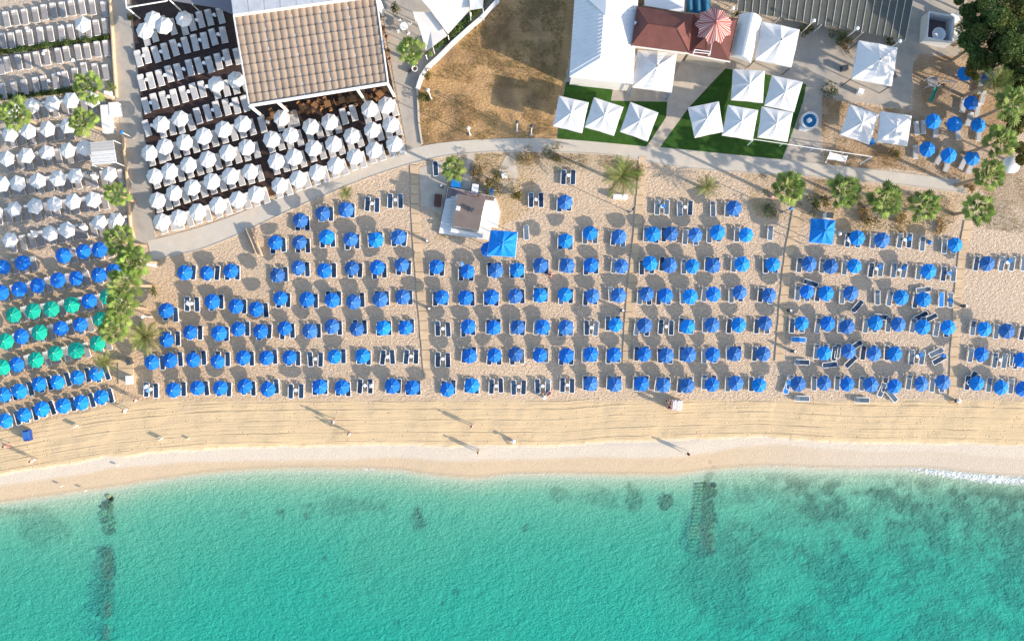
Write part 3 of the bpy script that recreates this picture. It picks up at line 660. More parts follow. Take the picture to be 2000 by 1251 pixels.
GROWS = ['5,178 28,175 47,170 70,166 86,163 108,158 128,154 146,148 164,137 186,139 206,141', '2,130 14,126 36,122 54,120 72,116 91,112 114,109 130,106 152,102 170,100 190,96 207,94', '5,80 22,79 38,74 58,73 78,68 98,66 120,66 138,63 158,62 172,60 188,54 205,51',
         '12,38 30,35 48,33 69,29 86,24 104,21 122,19 140,16 160,14 180,14 203,18']
for ri, row in enumerate(GROWS):
    for i, it in enumerate(row.split()):
        x, y = map(float, it.split(',')); w = P(x, y, .35)
        lounger('g', w[0], w[1], 0, R(10 + random.gauss(0, 2)), 'grey beige lounger, %s from left, %s open row above the white parasols' % (ORD[i + 1], ORD[ri + 1]), 'beige loungers in the upper left quarter')
parasol('W', 160, 48, 0, 'lone large white parasol among the grey loungers near the top left', 'white parasols left of the side path')
for i, (x, y) in enumerate([(52, 56), (121, 52), (133, 50), (80, 58), (85, 105), (143, 118), (115, 144), (95, 158)]):
    w = P(x, y, .4); side_table(w[0], w[1], 0, 'small white table between grey loungers, %s of those near the top left' % ORD[i + 1])
# timber deck
DL = ['D314,432 D347,424 D383,413 D423,400 D462,388 D498,377', 'D304,390 D338,377 D374,365 D412,353 D449,342 D487,333', 'D299,342 D329,333 D366,321 D403,310 D442,297 D480,287',
      'D290,297 D320,287 D358,276 D396,264 D435,252 D471,241', 'l286,250 D312,241 D349,232 l386,226 l405,220 l423,213 l442,209 l461,206 l478,202',
      'l284,206 l301,198 l319,194 l340,190 l358,184 l378,178 l394,174 D420,164 D458,154', 'l276,161 l294,157 l312,152 l330,144 l348,140 l370,132 l388,128 l409,126 l426,120 l443,112 l463,110',
      'l270,114 l286,108 l304,106 l322,100 l340,93 l362,88 l380,83 l399,79 l416,72 l436,68', 'D280,58 D296,36 D318,48 D356,36 l300,66 l336,52 l374,44 l391,38 l408,34 l430,30']
DR = ['D544,361 D581,347 D618,335 D655,321 D692,306 D730,292 D769,280', 'D538,314 D572,305 D611,289 D649,280 D686,265 D726,252 D762,241', 'D528,271 D566,263 D605,247 D642,237 l671,227 l690,220 D720,212 D755,203', 'l512,243 D547,228 l576,231']
for half, RW in (('left', DL), ('right', DR)):
    for ri, row in enumerate(RW):
        row = ' '.join(sorted(row.split(), key=lambda t: t[0] != 'l'))
        rn = '%s row up, %s half of deck' % (ORD[ri + 1], half); iu = il = ip = 0
        for it in row.split():
            k = it[0]; x, y = map(float, it[1:].split(','))
            if k == 'l':
                il += 1; w = P(x, y, .5); lounger('w', w[0], w[1], DZ, R(15 + random.gauss(0, 1.5)), 'open white cushioned lounger, %s from left, %s' % (ORD[il], rn), 'white loungers on the dark deck')
                if il % 2: 
                    w = P(x + 9, y - 6, .7); side_table(w[0], w[1], DZ, 'small white table beside %s open lounger, %s' % (ORD[il], rn))
            else:
                iu += 1; wx_, wy_ = parasol('D', x, y, DZ, 'white octagonal parasol, %s from left, %s' % (ORD[iu], rn), 'white parasols on the dark deck', 3)
                for s in (-1, 1):
                    a = R(16 + random.gauss(0, 1.2)); lx = wx_ + s * .64 * math.cos(R(16)) ; ly = wy_ + s * .64 * math.sin(R(16)) - .12
                    lounger('w', lx, ly, DZ, a, 'white cushioned lounger, %s side under %s parasol, %s' % ('left' if s < 0 else 'right', ORD[iu], rn), 'white loungers on the dark deck')
# loungers almost hidden beneath the parasols: one object
mb = MB(); 
for kk, x, y, a in stuff:
    src = NAVY[kk] if kk in NAVY else CUSH[kk]; ca, sa = math.cos(a), math.sin(a)
    for me, mi in zip(src[:3], (0, 1, 1)):
        mi2 = mi if kk == 'n' or mi == 0 else (2 if kk == 's' else 3)
        mb.add([(x + v.co.x * ca - v.co.y * sa, y + v.co.x * sa + v.co.y * ca, v.co.z) for v in me.vertices], [tuple(p.vertices) for p in me.polygons], mi2)
tag(mb.build('hidden_sun_loungers', [M['white_plastic'], M['navy'], M['slate'], M['cushion_grey']]), 'remaining sun loungers mostly covered by the blue parasols above them', 'sun loungers', kind='stuff')
print('navy', n_navy[0], 'hidden', len(stuff))

# playground corner
for i, (x, y) in enumerate([(1891, 146), (1936, 153), (1900, 196), (1825, 234), (1869, 242), (1912, 245), (1815, 292), (1857, 300), (1902, 308)]):
    nm = ['top left of the playground group', 'half hidden by the trees, top right of playground group', 'third, behind the middle row of the playground group', 'left of the middle row by the slide', 'centre of the middle row by the slide', 'right of the middle row by the slide', 'left of the lowest row by the slide', 'centre of the lowest row by the slide', 'right of the lowest row, touching the palm'][i]
    parasol('B' if i not in (1, 2) else 'M', x, y, 0, 'blue parasol, ' + nm, 'blue parasols by the playground', 6)
for i, (x, y, a) in enumerate([(1916, 170, -8), (1882, 206, -10), (1920, 190, -14), (1910, 214, -10), (1791, 250, 6), (1804, 248, 0), (1829, 255, -6), (1872, 260, 8), (1894, 232, -18), (1913, 262, -6), (1789, 296, 0), (1836, 308, -30), (1851, 322, -20), (1882, 318, -26), (1896, 326, -24)]):
    w = P(x, y, .35); o = lounger('w', w[0], w[1], 0, R(a), 'white lounger in the playground corner, %s from top' % ORD[i + 1], 'white loungers by the playground'); o.scale = (.78, .85, 1)

# ------------------------------------------------------------------ square parasols and tents
def square_parasol(corners, z, rise, label, group=None, mt='white_fabric', legs=False, seams=True, conc=1.0):
    cs = [Vector(P(*c, z)) for c in corners]; cx = sum(c.x for c in cs) / 4; cy = sum(c.y for c in cs) / 4
    o = thing('square_parasol' if not legs else 'peaked_tent', label, 'parasol' if not legs else 'tent', (cx, cy, 0), 0, group)
    loc = [Vector((c.x - cx, c.y - cy, z)) for c in cs]
    ring = []
    for i in range(4):
        a, b_ = loc[i], loc[(i + 1) % 4]
        ring += [a, (a * .75 + b_ * .25) * 1, (a + b_) / 2 * (1 if legs else .985), (a * .25 + b_ * .75)]
    for v in ring: v.z = z
    for i in range(2, 16, 4): ring[i].z = z + (.05 if not legs else .12)
    N = 16; seg = 5; vs = [(0, 0, z + rise)]; fs = []
    for k in range(1, seg + 1):
        t = k / seg
        for i, v in enumerate(ring):
            hz = (1 - t) ** conc
            vs.append((v.x * t, v.y * t, v.z * 1 + rise * hz - (.05 * math.sin(PI * t) if i % 4 in (1, 3) else 0)))
    for i in range(N): fs.append((0, 1 + i, 1 + (i + 1) % N))
    for k in range(seg - 1):
        for i in range(N): fs.append((1 + k * N + i, 1 + (k + 1) * N + i, 1 + (k + 1) * N + (i + 1) % N, 1 + k * N + (i + 1) % N))
    base = 1 + (seg - 1) * N; L = len(vs)
    for i in range(N): x, y, zz = vs[base + i]; vs.append((x, y, zz - .2))
    for i in range(N): fs.append((base + i, L + i, L + (i + 1) % N, base + (i + 1) % N))
    mb = MB(); mb.add(vs, fs); mb.build('canopy', M[mt], o)
    if not legs:
        p = MB(); p.tube((0, 0, 0), (0, 0, z + rise), .05, n=8); p.box((0, 0, .06), (.9, .9, .12), .5); p.build('pole', M['pole'], o)
        f = MB(); f.lathe([(.10, 0), (.05, .08), (.02, .14)], 8, (0, 0, z + rise)); f.build('finial', M['white_plastic'], o)
        rb = MB()
        for i in range(0, 16, 2): rb.tube((0, 0, z + rise - .06), (ring[i].x * .99, ring[i].y * .99, ring[i].z - .03), .018, n=4)
        rb.build('ribs', M['pole'], o)
    else:
        for v in loc:
            p = MB(); p.tube((v.x * .98, v.y * .98, 0), (v.x * .98, v.y * .98, z), .06, n=8); p.build('leg', M['dark_metal'] if legs == 'dark' else M['blue_plastic'] if legs == 'blue' else M['pole'], o)
        f = MB(); f.lathe([(.11, 0), (.09, .1), (.02, .3)], 8, (0, 0, z + rise - .02)); f.build('finial', M['dark_metal'], o)
        fr = MB()
        for i in range(4): fr.tube(loc[i] - Vector((0, 0, .18)), loc[(i + 1) % 4] - Vector((0, 0, .18)), .035, n=6)
        fr.build('edge_rail', M['pole'], o)
    return o
SQ = [([(1092, 187), (1150, 200), (1137, 260), (1080, 246)], 'leftmost of the three square white parasols beside the dirt field'),
      ([(1160, 190), (1218, 209), (1199, 265), (1142, 248)], 'middle of the three square white parasols on the left lawn'),
      ([(1231, 199), (1286, 220), (1265, 276), (1211, 257)], 'right one of the three square white parasols on the left lawn'),
      ([(1432, 135), (1494, 138), (1490, 201), (1428, 195)], 'square white parasol at the top of the right lawn below the barrel tent'),
      ([(1508, 147), (1568, 160), (1551, 219), (1493, 206)], 'square white parasol at the upper right corner of the right lawn'),
      ([(1344, 210), (1404, 198), (1413, 257), (1357, 269)], 'square white parasol nearest the garden path on the right lawn'),
      ([(1422, 205), (1481, 215), (1470, 274), (1410, 264)], 'square white parasol in the middle of the right lawn'),
      ([(1488, 208), (1549, 220), (1538, 277), (1480, 268)], 'square white parasol on the right lawn closest to the round tub'),
      ([(1661, 204), (1717, 223), (1698, 282), (1641, 263)], 'left one of the two square white parasols right of the round tub'),
      ([(1720, 217), (1781, 226), (1772, 285), (1713, 277)], 'right one of the two square white parasols, nearest the blue playground parasols')]
for i, (c, lb) in enumerate(SQ): square_parasol(c, 3.0 + .03 * (i % 3), .75, lb, 'square white parasols of the terrace')
square_parasol([(1246, 97), (1322, 104), (1312, 180), (1235, 170)], 3.4, 1.7, 'peaked white tent below the maroon roof, joined to the white building', None, 'tent', 'blue', conc=1.5)
square_parasol([(1488, 42), (1562, 58), (1546, 131), (1475, 116)], 3.3, 1.7, 'peaked white tent right of the barrel tent', None, 'tent', 'dark', conc=1.5)
square_parasol([(1678, 79), (1753, 93), (1742, 168), (1664, 153)], 3.3, 1.4, 'free standing peaked white tent with dark legs on the grey terrace', None, 'tent', 'dark', conc=1.3)
square_parasol([(959, 449), (1011, 453), (1006, 502), (951, 498)], 2.5, .9, 'square blue gazebo at the lower right corner of the kiosk', None, 'blue_b', 'pole')
square_parasol([(1585, 426), (1632, 430), (1626, 477), (1581, 473)], 2.5, .9, 'lone square blue gazebo standing right of the third boardwalk', None, 'blue_b', 'pole')
parasol('M', 953, 484, 0, 'round blue parasol tucked under the left corner of the kiosk gazebo', 'blue parasols in rows on the sand')

# barrel tent
def quadpt(c, u, v):  # bilinear on 4 corners TL TR BR BL
    a = Vector(c[0]).lerp(Vector(c[1]), u); b_ = Vector(c[3]).lerp(Vector(c[2]), u); return a.lerp(b_, v)
o = thing('barrel_tent', 'white barrel vaulted tent between the striped cone and the peaked tent', 'tent')
c = [P(1444, 28, 3.2), P(1488, 38, 3.2), P(1466, 123, 3.2), P(1426, 110, 3.2)]
mb = MB(); vs = []; fs = []; nu, nv = 10, 14
for j in range(nv + 1):
    for i in range(nu + 1):
        p = quadpt(c, i / nu, j / nv); vs.append((p.x, p.y, 3.2 + 1.3 * math.sin(PI * i / nu) + (.03 if j % 2 else 0)))
for j in range(nv):
    for i in range(nu): k = j * (nu + 1) + i; fs.append((k, k + nu + 1, k + nu + 2, k + 1))
for j in (0, nv): fs.append(tuple(j * (nu + 1) + i for i in range(nu + 1)))
mb.add(vs, fs); mb.build('vault', M['tent'], o)
for p in c: q = MB(); q.tube((p[0], p[1], 0), (p[0], p[1], 3.2), .06); q.build('leg', M['pole'], o)

# ------------------------------------------------------------------ main buildings, upper right
def ribs_on(o, A, B, Cc, D, n, m, h=.05, w=.05, name='seam'):
    # raised seams on a roof plane A-B (eave) to D-C (top)
    A, B, Cc, D = map(Vector, (A, B, Cc, D))
    for i in range(1, n):
        t = i / n; a = A.lerp(B, t); b_ = D.lerp(Cc, t); q = MB(); d_ = b_ - a; q.tube(a + Vector((0, 0, h * .5)), b_ + Vector((0, 0, h * .5)), w / 2, n=4); q.build(name, M[m], o)
def hip_roof(o, cor, ridge, ze, zr, mt, wallm, inset=.3):
    E = [Vector(P(*c, ze)) for c in cor]; Rr = [Vector(P(*c, zr)) for c in ridge]
    mb = MB(); vs = E + Rr
    mb.add(vs, [(0, 3, 4) if False else (0, 4, 5, 1) if ridge_h else (0, 3, 5, 4)] if False else [])
    return E, Rr
bld = thing('white_building', 'long white building with ribbed metal hip roof beside the dirt field', 'building')
ze, zr = 4.2, 5.6
TL, TR, BR, BL_ = P(1126, -60, ze), P(1250, -60, ze), P(1236, 164, ze), P(1112, 150, ze)
R0, R1 = P(1186, -60, zr), P(1173, 113, zr)
def face_part(nm, pts, mt, parent, th=.12):
    mb = MB(); n = len(pts); vs = [tuple(p) for p in pts] + [(p[0], p[1], p[2] - th) for p in pts]
    nrm = (Vector(pts[1]) - Vector(pts[0])).cross(Vector(pts[2]) - Vector(pts[0]))
    top = tuple(range(n)) if nrm.z > 0 else tuple(range(n))[::-1]
    fs = [top, tuple(i + n for i in top[::-1])] + [(i, (i + 1) % n, (i + 1) % n + n, i + n) for i in range(n)]
    mb.add(vs, fs); return mb.build(nm, M[mt], parent)
RT = P(1182, 32, zr); TL2, TR2 = P(1132, 0, ze), P(1243, 9, ze)
V0 = P(1143, -25, ze + .05); V1 = P(1250, -30, ze + .05)
for nm, pts, n, e in [('roof', [TL, R0, R1, BL_], 24, (TL, BL_, R1, R0)), ('roof', [R0, TR, P(1240, 100, ze), R1], 22, (TR, P(1240, 100, ze), R1, R0)), ('roof', [BL_, R1, P(1236, 164, ze)], 1, None), ('roof', [R1, P(1240, 100, ze), P(1236, 164, ze)], 1, None)]:
    face_part(nm, pts, 'white_roof', bld)
    if e:
        for i in range(1, n):
            t = i / n; a = Vector(e[0]).lerp(Vector(e[1]), t); b_ = Vector(e[3]).lerp(Vector(e[2]), t); q = MB(); q.tube(a + Vector((0, 0, .02)), b_ + Vector((0, 0, .02)), .035, n=4, cap=False); q.build('roof_rib', M['white_roof'], bld)
mb = MB(); mb.prism([P(1130, -60, ze)[:2], P(1246, -60, ze)[:2], P(1233, 159, ze)[:2], P(1117, 146, ze)[:2]], 0, ze - .15); mb.build('wall', M['white_roof'], bld)
# cross gable at the top
face_part('gable_roof', [P(1143, -6, 5.0), P(1183, 30, zr + .12), P(1186, -60, zr + .12), P(1140, -60, 5.0)], 'white_roof', bld, .06)
face_part('gable_roof', [P(1183, 30, zr + .12), P(1243, 9, 4.35), P(1250, -60, 4.35), P(1186, -60, zr + .12)], 'white_roof', bld, .06)
b2 = thing('maroon_house', 'low house with maroon hip roof next to the white building', 'building')
ze = 4.6; zr = 6.0
E = [P(1244, 13, ze), P(1353, 29, ze), P(1346, 102, ze), P(1234, 88, ze)]; r0, r1 = P(1266, 47, zr), P(1322, 56, zr)
for pts in ([E[0], r0, r1, E[1]], [E[1], r1, E[2]], [E[2], r1, r0, E[3]], [E[3], r0, E[0]]):
    face_part('roof', pts, 'red_roof', b2)
for a, b_ in ((E[0], r0), (E[3], r0), (E[1], r1), (E[2], r1), (r0, r1)):
    q = MB(); q.tube(Vector(a) + Vector((0, 0, .03)), Vector(b_) + Vector((0, 0, .03)), .06, n=5); q.build('ridge_cap', M['red_roof'], b2)
mb = MB(); mb.prism([(Vector(p) * .5 + (Vector(E[0]) + Vector(E[2])) * .25 + (Vector(p) - (Vector(E[0]) + Vector(E[2])) * .5) * .46)[:2] for p in E], 0, ze - .14); mb.build('wall', M['concrete_tan'], b2)
g = MB(); a, b_ = Vector(P(1234, 90, 4.4)), Vector(P(1346, 105, 4.4)); g.tube(a, b_, .09, n=6); g.build('gutter', M['cream'], b2)
q = MB(); w = P(1240, 47, 4.75); q.lathe([(.12, 0), (.12, .4), (.16, .42), (.16, .48)], 10, w); q.build('vent_pipe', M['pole'], b2)
b3 = thing('low_brown_roof_house', 'dark maroon low roofed annex under the striped cone', 'building')
ze = 3.9
pts = [P(1353, 27, ze), P(1442, 36, ze), P(1424, 118, ze), P(1346, 104, ze)]; cr = P(1392, 58, 4.9)
for i in range(4): face_part('roof', [pts[i], cr, pts[(i + 1) % 4]][::-1], 'red_roof', b3)
mb = MB(); mb.prism([p[:2] for p in [P(1355, 30, 3.9), P(1439, 39, 3.9), P(1422, 115, 3.9), P(1349, 101, 3.9)]], 0, ze - .14); mb.build('wall', M['concrete_tan'], b3)
g = MB(); g.tube(P(1346, 106, 3.8), P(1426, 121, 3.8), .09, n=6); g.build('gutter', M['cream'], b3)
ladder = thing('roof_ladder', 'cream ladder frame and thin pole on the annex roof edge', 'ladder', P(1385, 105, 4.3))
q = MB(); L0 = Vector(ladder.location)
for a, b_ in (((1357, 97), (1388, 101)), ((1357, 97), (1353, 106)), ((1388, 101), (1383, 109)), ((1355, 102), (1385, 105))):
    q.tube(Vector(P(*a, 4.5)) - L0, Vector(P(*b_, 4.5)) - L0, .05, n=5)
q.build('frame', M['white_plastic'], ladder)
q = MB(); q.tube(Vector(P(1393, 70, 5.0)) - L0, Vector(P(1386, 111, 4.1)) - L0, .03, n=5); q.build('rod', M['white_plastic'], ladder)
# striped cone
cn = thing('striped_cone', 'red and white striped conical awning over the annex', 'awning', (*P(1398, 45, 6.6)[:2], 0))
n = 9
for i in range(n):
    a0 = 2 * PI * i / n + .25; a1 = 2 * PI * (i + 1) / n + .25
    ra = 2.3; apex = Vector((0, 0, 7.0)); pa = Vector((ra * math.cos(a0), ra * math.sin(a0), 5.5)); pb = Vector((ra * math.cos(a1), ra * math.sin(a1), 5.5)); mid = (pa + pb) / 2 * .86; mid.z = 5.95
    S = 5; mb = MB()
    for half, (u, v) in enumerate(((pa, mid), (mid, pb))):
        for s in range(S):
            p0 = u.lerp(v, s / S); p1 = u.lerp(v, (s + 1) / S); q0 = apex.lerp(p0, .06); q1 = apex.lerp(p1, .06)
            mb.add([q0, p0, p1, q1], [(0, 1, 2, 3)], (s + half) % 2)
    mb.build('striped_panel', [M['red_cloth'], M['cone_cream']], cn)
    q = MB(); q.tube(apex, pa, .05, n=5); q.build('rib', M['red_cloth'], cn)
q = MB(); q.tube((0, 0, 4.2), (0, 0, 7.3), .07); q.build('mast', M['pole'], cn)
# flat pale roof behind and blue awnings
o = thing('flat_blue_white_roof', 'flat pale blue roof at the top edge behind the maroon roof', 'building')
mb = MB(); mb.prism([p[:2] for p in [P(1259, -60, 3.4), P(1340, -60, 3.4), P(1336, 24, 3.4), P(1259, 11, 3.4)]], 3.2, 3.4); mb.build('roof', M['white_roof'], o)
mb = MB(); mb.prism([p[:2] for p in [P(1262, -60, 3.4), P(1337, -60, 3.4), P(1333, 20, 3.4), P(1262, 8, 3.4)]], 0, 3.2); mb.build('wall', M['concrete'], o)
o = thing('blue_awning', 'crumpled blue awning in the gap left of the striped cone', 'awning')
mb = MB()
for k in range(6):
    x0 = 1340 + k * 8; x1 = x0 + 8
    mb.add([P(x0, -30, 3.0), P(x1, -30, 2.7 if k % 2 else 3.1), P(x1, 24 + k, 2.7 if k % 2 else 3.1), P(x0, 24 + k, 3.1 if k % 2 else 2.7)], [(0, 3, 2, 1)])
mb.build('cloth', cloth('shaded_teal_awning', (.02, .10, .17)), o)  # cloth colour darkened to include the shade in the gap
# netting carport with white battens
o = thing('netted_carport', 'big grey netted shade roof crossed by white battens at the top', 'carport')
zc = 2.8; Q = [P(1446, -60, zc), P(1795, -60, zc), P(1768, 78, zc), P(1440, 20, zc)]
for i in range(23):
    t0 = i / 23; t1 = (i + 1) / 23; mb = MB()
    a, b_, c_, d_ = quadpt(Q, t0, 0), quadpt(Q, t1, 0), quadpt(Q, t1, 1), quadpt(Q, t0, 1)
    dz = -.015; m0 = (a + b_) / 2 + Vector((0, 0, dz)); m1 = (c_ + d_) / 2 + Vector((0, 0, dz))
    mb.add([a, m0, b_, c_, m1, d_], [(0, 5, 4, 1), (1, 4, 3, 2)]); mb.build('net_panel', M['net'], o)
for i in range(24):
    t = i / 23; a, b_ = quadpt(Q, t, 0), quadpt(Q, t, 1.0 + random.uniform(-.02, .03)); q = MB(); q.tube(a + Vector((0, 0, .05)), b_ + Vector((0, 0, .05)), .022, n=5); q.build('batten', M['white_plastic'], o)
for t in (0, .25, .5, .75, 1): p = quadpt(Q, t, 1); q = MB(); q.tube((p.x, p.y, 0), (p.x, p.y, zc), .06); q.build('post', M['pole'], o)
def lamp(x, y, h, label, m='dark_metal', head='dark_metal', r=.05, hr=.22, arm=None, grp=None):
    w = P(x, y, h); o = thing('lamp_post', label, 'lamp post', (w[0], w[1], 0), 0, grp)
    q = MB(); q.tube((0, 0, 0), (0, 0, h), r * 1.3, r); q.build('post', M[m], o)
    q = MB(); q.lathe([(hr * .5, 0), (hr, .08), (hr * .9, .16), (.03, .24)], 12, (0, 0, h - .1)); q.build('lamp_head', M[head], o)
    q = MB(); q.lathe([(.22, 0), (.20, .12), (r * 1.3, .16)], 8); q.build('foot', M['concrete_grey'], o)
for (x, y, h, lb, m, hm) in [(1238, 408, 3.2, 'dark round headed lamp post at the top of second boardwalk', 'dark_metal', 'dark_metal'), (1545, 407, 3.2, 'dark blue headed lamp post at the top of third boardwalk', 'dark_metal', 'blue_plastic'),
                         (1010, 238, 4.6, 'left one of the two lamp posts standing at the dirt field edge', 'white_plastic', 'dark_metal'), (1039, 246, 4.6, 'right one of the two lamp posts at the dirt field edge', 'white_plastic', 'dark_metal'),
                         (1675, 55, 4.0, 'white floodlight pole at the lower edge of the netted carport', 'white_plastic', 'white_plastic'), (1432, 16, 4.5, 'white pole lamp beside the striped cone', 'white_plastic', 'white_plastic'),
                         (1590, 40, 4.5, 'white pole lamp at the middle of the carport edge', 'white_plastic', 'white_plastic'), (1758, 80, 3.4, 'white pole lamp at the carport corner near the peaked tent', 'white_plastic', 'white_plastic'),
                         (836, 176, 3.8, 'white lamp post at the left end of the dirt field wall', 'white_plastic', 'white_plastic'), (237, 258, 3.0, 'short lamp with bright blue head beside the side path', 'pole', 'blue_plastic'),
                         (278, 618, 2.4, 'white headed lamp post right of the palm clump', 'pole', 'white_plastic'), (915, 250, 3.6, 'white lamp post behind the promenade left of the two dark lamps', 'white_plastic', 'white_plastic')]:
    lamp(x, y, h, lb, m, hm)
def bollard(x, y, h, label):
    w = P(x, y, h); o = thing('shower_bollard', label, 'shower', (w[0], w[1], 0)); q = MB(); q.lathe([(.20, 0), (.20, h * .85), (.14, h)], 12); q.build('body', M['dark_metal'], o)
    q = MB(); q.lathe([(.15, 0), (.12, .08)], 12, (0, 0, h)); q.build('cap', M['white_plastic'], o)
for x, y, lb in [(1888, 597, 'beside the last boardwalk, near the fourth row'), (1545, 606, 'right of the third boardwalk near the fourth row'), (838, 602, 'right of the first boardwalk near the fourth row'), (1217, 606, 'left of the second boardwalk near the third row'),
                 (1553, 686, 'right of the third boardwalk near the second row'), (834, 470, 'right of the first boardwalk below the kiosk'), (862, 362, 'beside the dark crate left of the kiosk')]:
    bollard(x, y, 1.1, 'dark bollard with pale cap ' + lb)

# cream sails and garden at the top centre
def sail(pts, z, label, mt='cream', dz=None):
    o = thing('shade_sail', label, 'shade sail'); n = len(pts); dz = dz or [0] * n
    P3 = [Vector(P(x, y, z + d_)) for (x, y), d_ in zip(pts, dz)]; c_ = sum(P3, Vector()) / n; c_.z -= .12
    mb = MB(); vs = [c_] + P3; fs = [(0, 1 + (i + 1) % n, 1 + i) for i in range(n)]; k = n + 1; vs2 = [v - Vector((0, 0, .03)) for v in vs]
    mb.add(vs + vs2, fs + [tuple(j + k for j in f[::-1]) for f in fs] + [(1 + i, 1 + (i + 1) % n, 1 + (i + 1) % n + k, 1 + i + k) for i in range(n)]); mb.build('cloth', M[mt], o)
    for i in range(0, n, 2): q = MB(); p = P3[i]; q.tube((p.x, p.y, 0), p, .05); q.build('post', M['pole'], o)
sail([(823, -30), (915, -30), (917, 20), (875, 67), (841, 20), (823, 0)], 3.8, 'larger cream shade sail at the top between deck and dirt field', dz=[0, .3, 0, -.2, .1, 0])
sail([(806, 23), (842, 24), (866, 57), (874, 69), (845, 91), (832, 99), (820, 57)], 3.2, 'smaller cream shade sail above the terrace palm', dz=[0, .2, 0, -.1, 0, -.3, 0])
sail([(916, -30), (946, -30), (943, 16), (918, 20)], 4.2, 'small white sail tip at the top beside the hedge', 'white_fabric')
sail([(328, -40), (338, 2), (375, 8), (425, 16), (461, 31), (464, -50)], 3.6, 'dark grey sail reaching over the deck at the top', 'grey_sail')
wl_ = [(978, -50), (972, 0), (940, 34), (915, 55), (885, 82), (855, 112), (835, 130), (822, 150), (815, 172)]
o = thing('garden_wall', 'low white wall curving between the terrace and the dirt field', 'wall')
for a, b_ in zip(wl_[:-1], wl_[1:]):
    pa = Vector(P(*a, .6)); pb = Vector(P(*b_, .6)); d_ = pb - pa; mid = (pa + pb) / 2; mb = MB(); mb.box((mid.x, mid.y, .3), (d_.length + .1, .42, .6 + random.uniform(0, .004)), math.atan2(d_.y, d_.x)); mb.build('wall_segment', M['white_roof'], o)
o = thing('kerb_wall', 'thin pale kerb wall along the left edge of the promenade field', 'wall')
for a, b_ in (((815, 175), (818, 240)), ((818, 240), (824, 280))):
    pa = Vector(P(*a, .2)); pb = Vector(P(*b_, .2)); d_ = pb - pa; mid = (pa + pb) / 2; mb = MB(); mb.box((mid.x, mid.y, .12), (d_.length + .1, .2, .25), math.atan2(d_.y, d_.x)); mb.build('wall_segment', M['concrete'], o)
for i, (x, y) in enumerate([(876, 74), (920, 30), (833, 112)]):
    w = P(x, y, 1.2); o = thing('fence_post', 'pale short post on the white wall, %s' % ['below the sails join', 'by the hedge at the top', 'beside the terrace palm'][i], 'post', (w[0], w[1], 0))
    q = MB(); q.tube((0, 0, 0), (0, 0, 1.9), .05); q.build('post', M['white_plastic'], o); q = MB(); q.lathe([(.09, 0), (.02, .1)], 8, (0, 0, 1.9)); q.build('cap', M['white_plastic'], o)

# ------------------------------------------------------------------ pergola with tan cloth bays
pg = thing('pergola', 'large pergola roofed with tan cloth bays over the deck', 'pergola')
zp = 5.6; Q = [P(458, 33, zp), P(733, -6, zp), P(757, 162, zp), P(487, 205, zp)]
NU, NV = 20, 9
for j in range(NV):
    for i in range(NU):
        u0, u1, v0, v1 = i / NU, (i + 1) / NU, j / NV, (j + 1) / NV
        sag = random.uniform(.05, .15); vs = []; fs = []; K = 4
        for b_ in range(3):
            for a in range(K + 1):
                p = quadpt(Q, u0 + (u1 - u0) * a / K, v0 + (v1 - v0) * b_ / 2 * .99)
                z = p.z + .11 * math.sin(PI * a / K) ** .8 + (-sag * .5 if b_ == 1 else (-.10 if b_ == 2 else 0))
                vs.append((p.x, p.y, z))
        for b_ in range(2):
            for a in range(K): k = b_ * (K + 1) + a; fs.append((k, k + K + 1, k + K + 2, k + 1))
        mb = MB(); mb.add(vs, fs); mb.build('cloth_panel', M['tan_cloth'], pg, smooth=True)
def beam(a, b_, w, h, m, o, name='beam'):
    a, b_ = Vector(a), Vector(b_); d_ = b_ - a; mid = (a + b_) / 2; mb = MB(); mb.box(mid, (d_.length, w, h), math.atan2(d_.y, d_.x)); return mb.build(name, M[m], o)
beam(P(486, 207, zp), P(758, 163, zp), .28, .3, 'white_roof', pg); beam(P(457, 33, zp), P(487, 207, zp), .14, .3, 'pole', pg); beam(P(735, -6, zp), P(758, 162, zp), .16, .3, 'white_roof', pg); beam(P(456, 31, zp + .1), P(734, -7, zp + .1), .3, .3, 'white_roof', pg)
for x, y in ((487, 206), (541, 198), (697, 173), (757, 163), (457, 33), (733, -4)):
    w = P(x, y, zp); q = MB(); q.box((w[0], w[1], zp / 2), (.26, .26, zp - .3), R(10)); q.build('post', M['white_roof'], pg)
for t in (.2, .4, .6, .8):
    a = quadpt(Q, t, 0); b_ = quadpt(Q, t, 1); beam(a - Vector((0, 0, .15)), b_ - Vector((0, 0, .15)), .12, .18, 'white_roof', pg, 'rafter')
o = thing('grey_flat_roof', 'pale grey flat roof with white edging above the tan pergola', 'building')
zq = 6.4; q = [P(443, -60, zq), P(736, -80, zq), P(733, -9, zq), P(455, 29, zq)]
for j in range(2):
    for i in range(9):
        mb = MB(); c4 = [quadpt(q, i / 9 + .003, j / 2 + .01), quadpt(q, (i + 1) / 9 - .003, j / 2 + .01), quadpt(q, (i + 1) / 9 - .003, (j + 1) / 2 - .01), quadpt(q, i / 9 + .003, (j + 1) / 2 - .01)]
        mb.prism([p[:2] for p in c4], zq - .2, zq + random.uniform(0, .02)); mb.build('roof_panel', M['grey_roof'], o)
mb = MB(); mb.prism([p[:2] for p in q], zq - .35, zq - .06); mb.build('roof_base', M['white_roof'], o)
for t in (0, .33, .66, 1): p = quadpt(q, t, .9); mb = MB(); mb.box((p.x, p.y, 3), (.3, .3, 6)); mb.build('column', M['white_roof'], o)
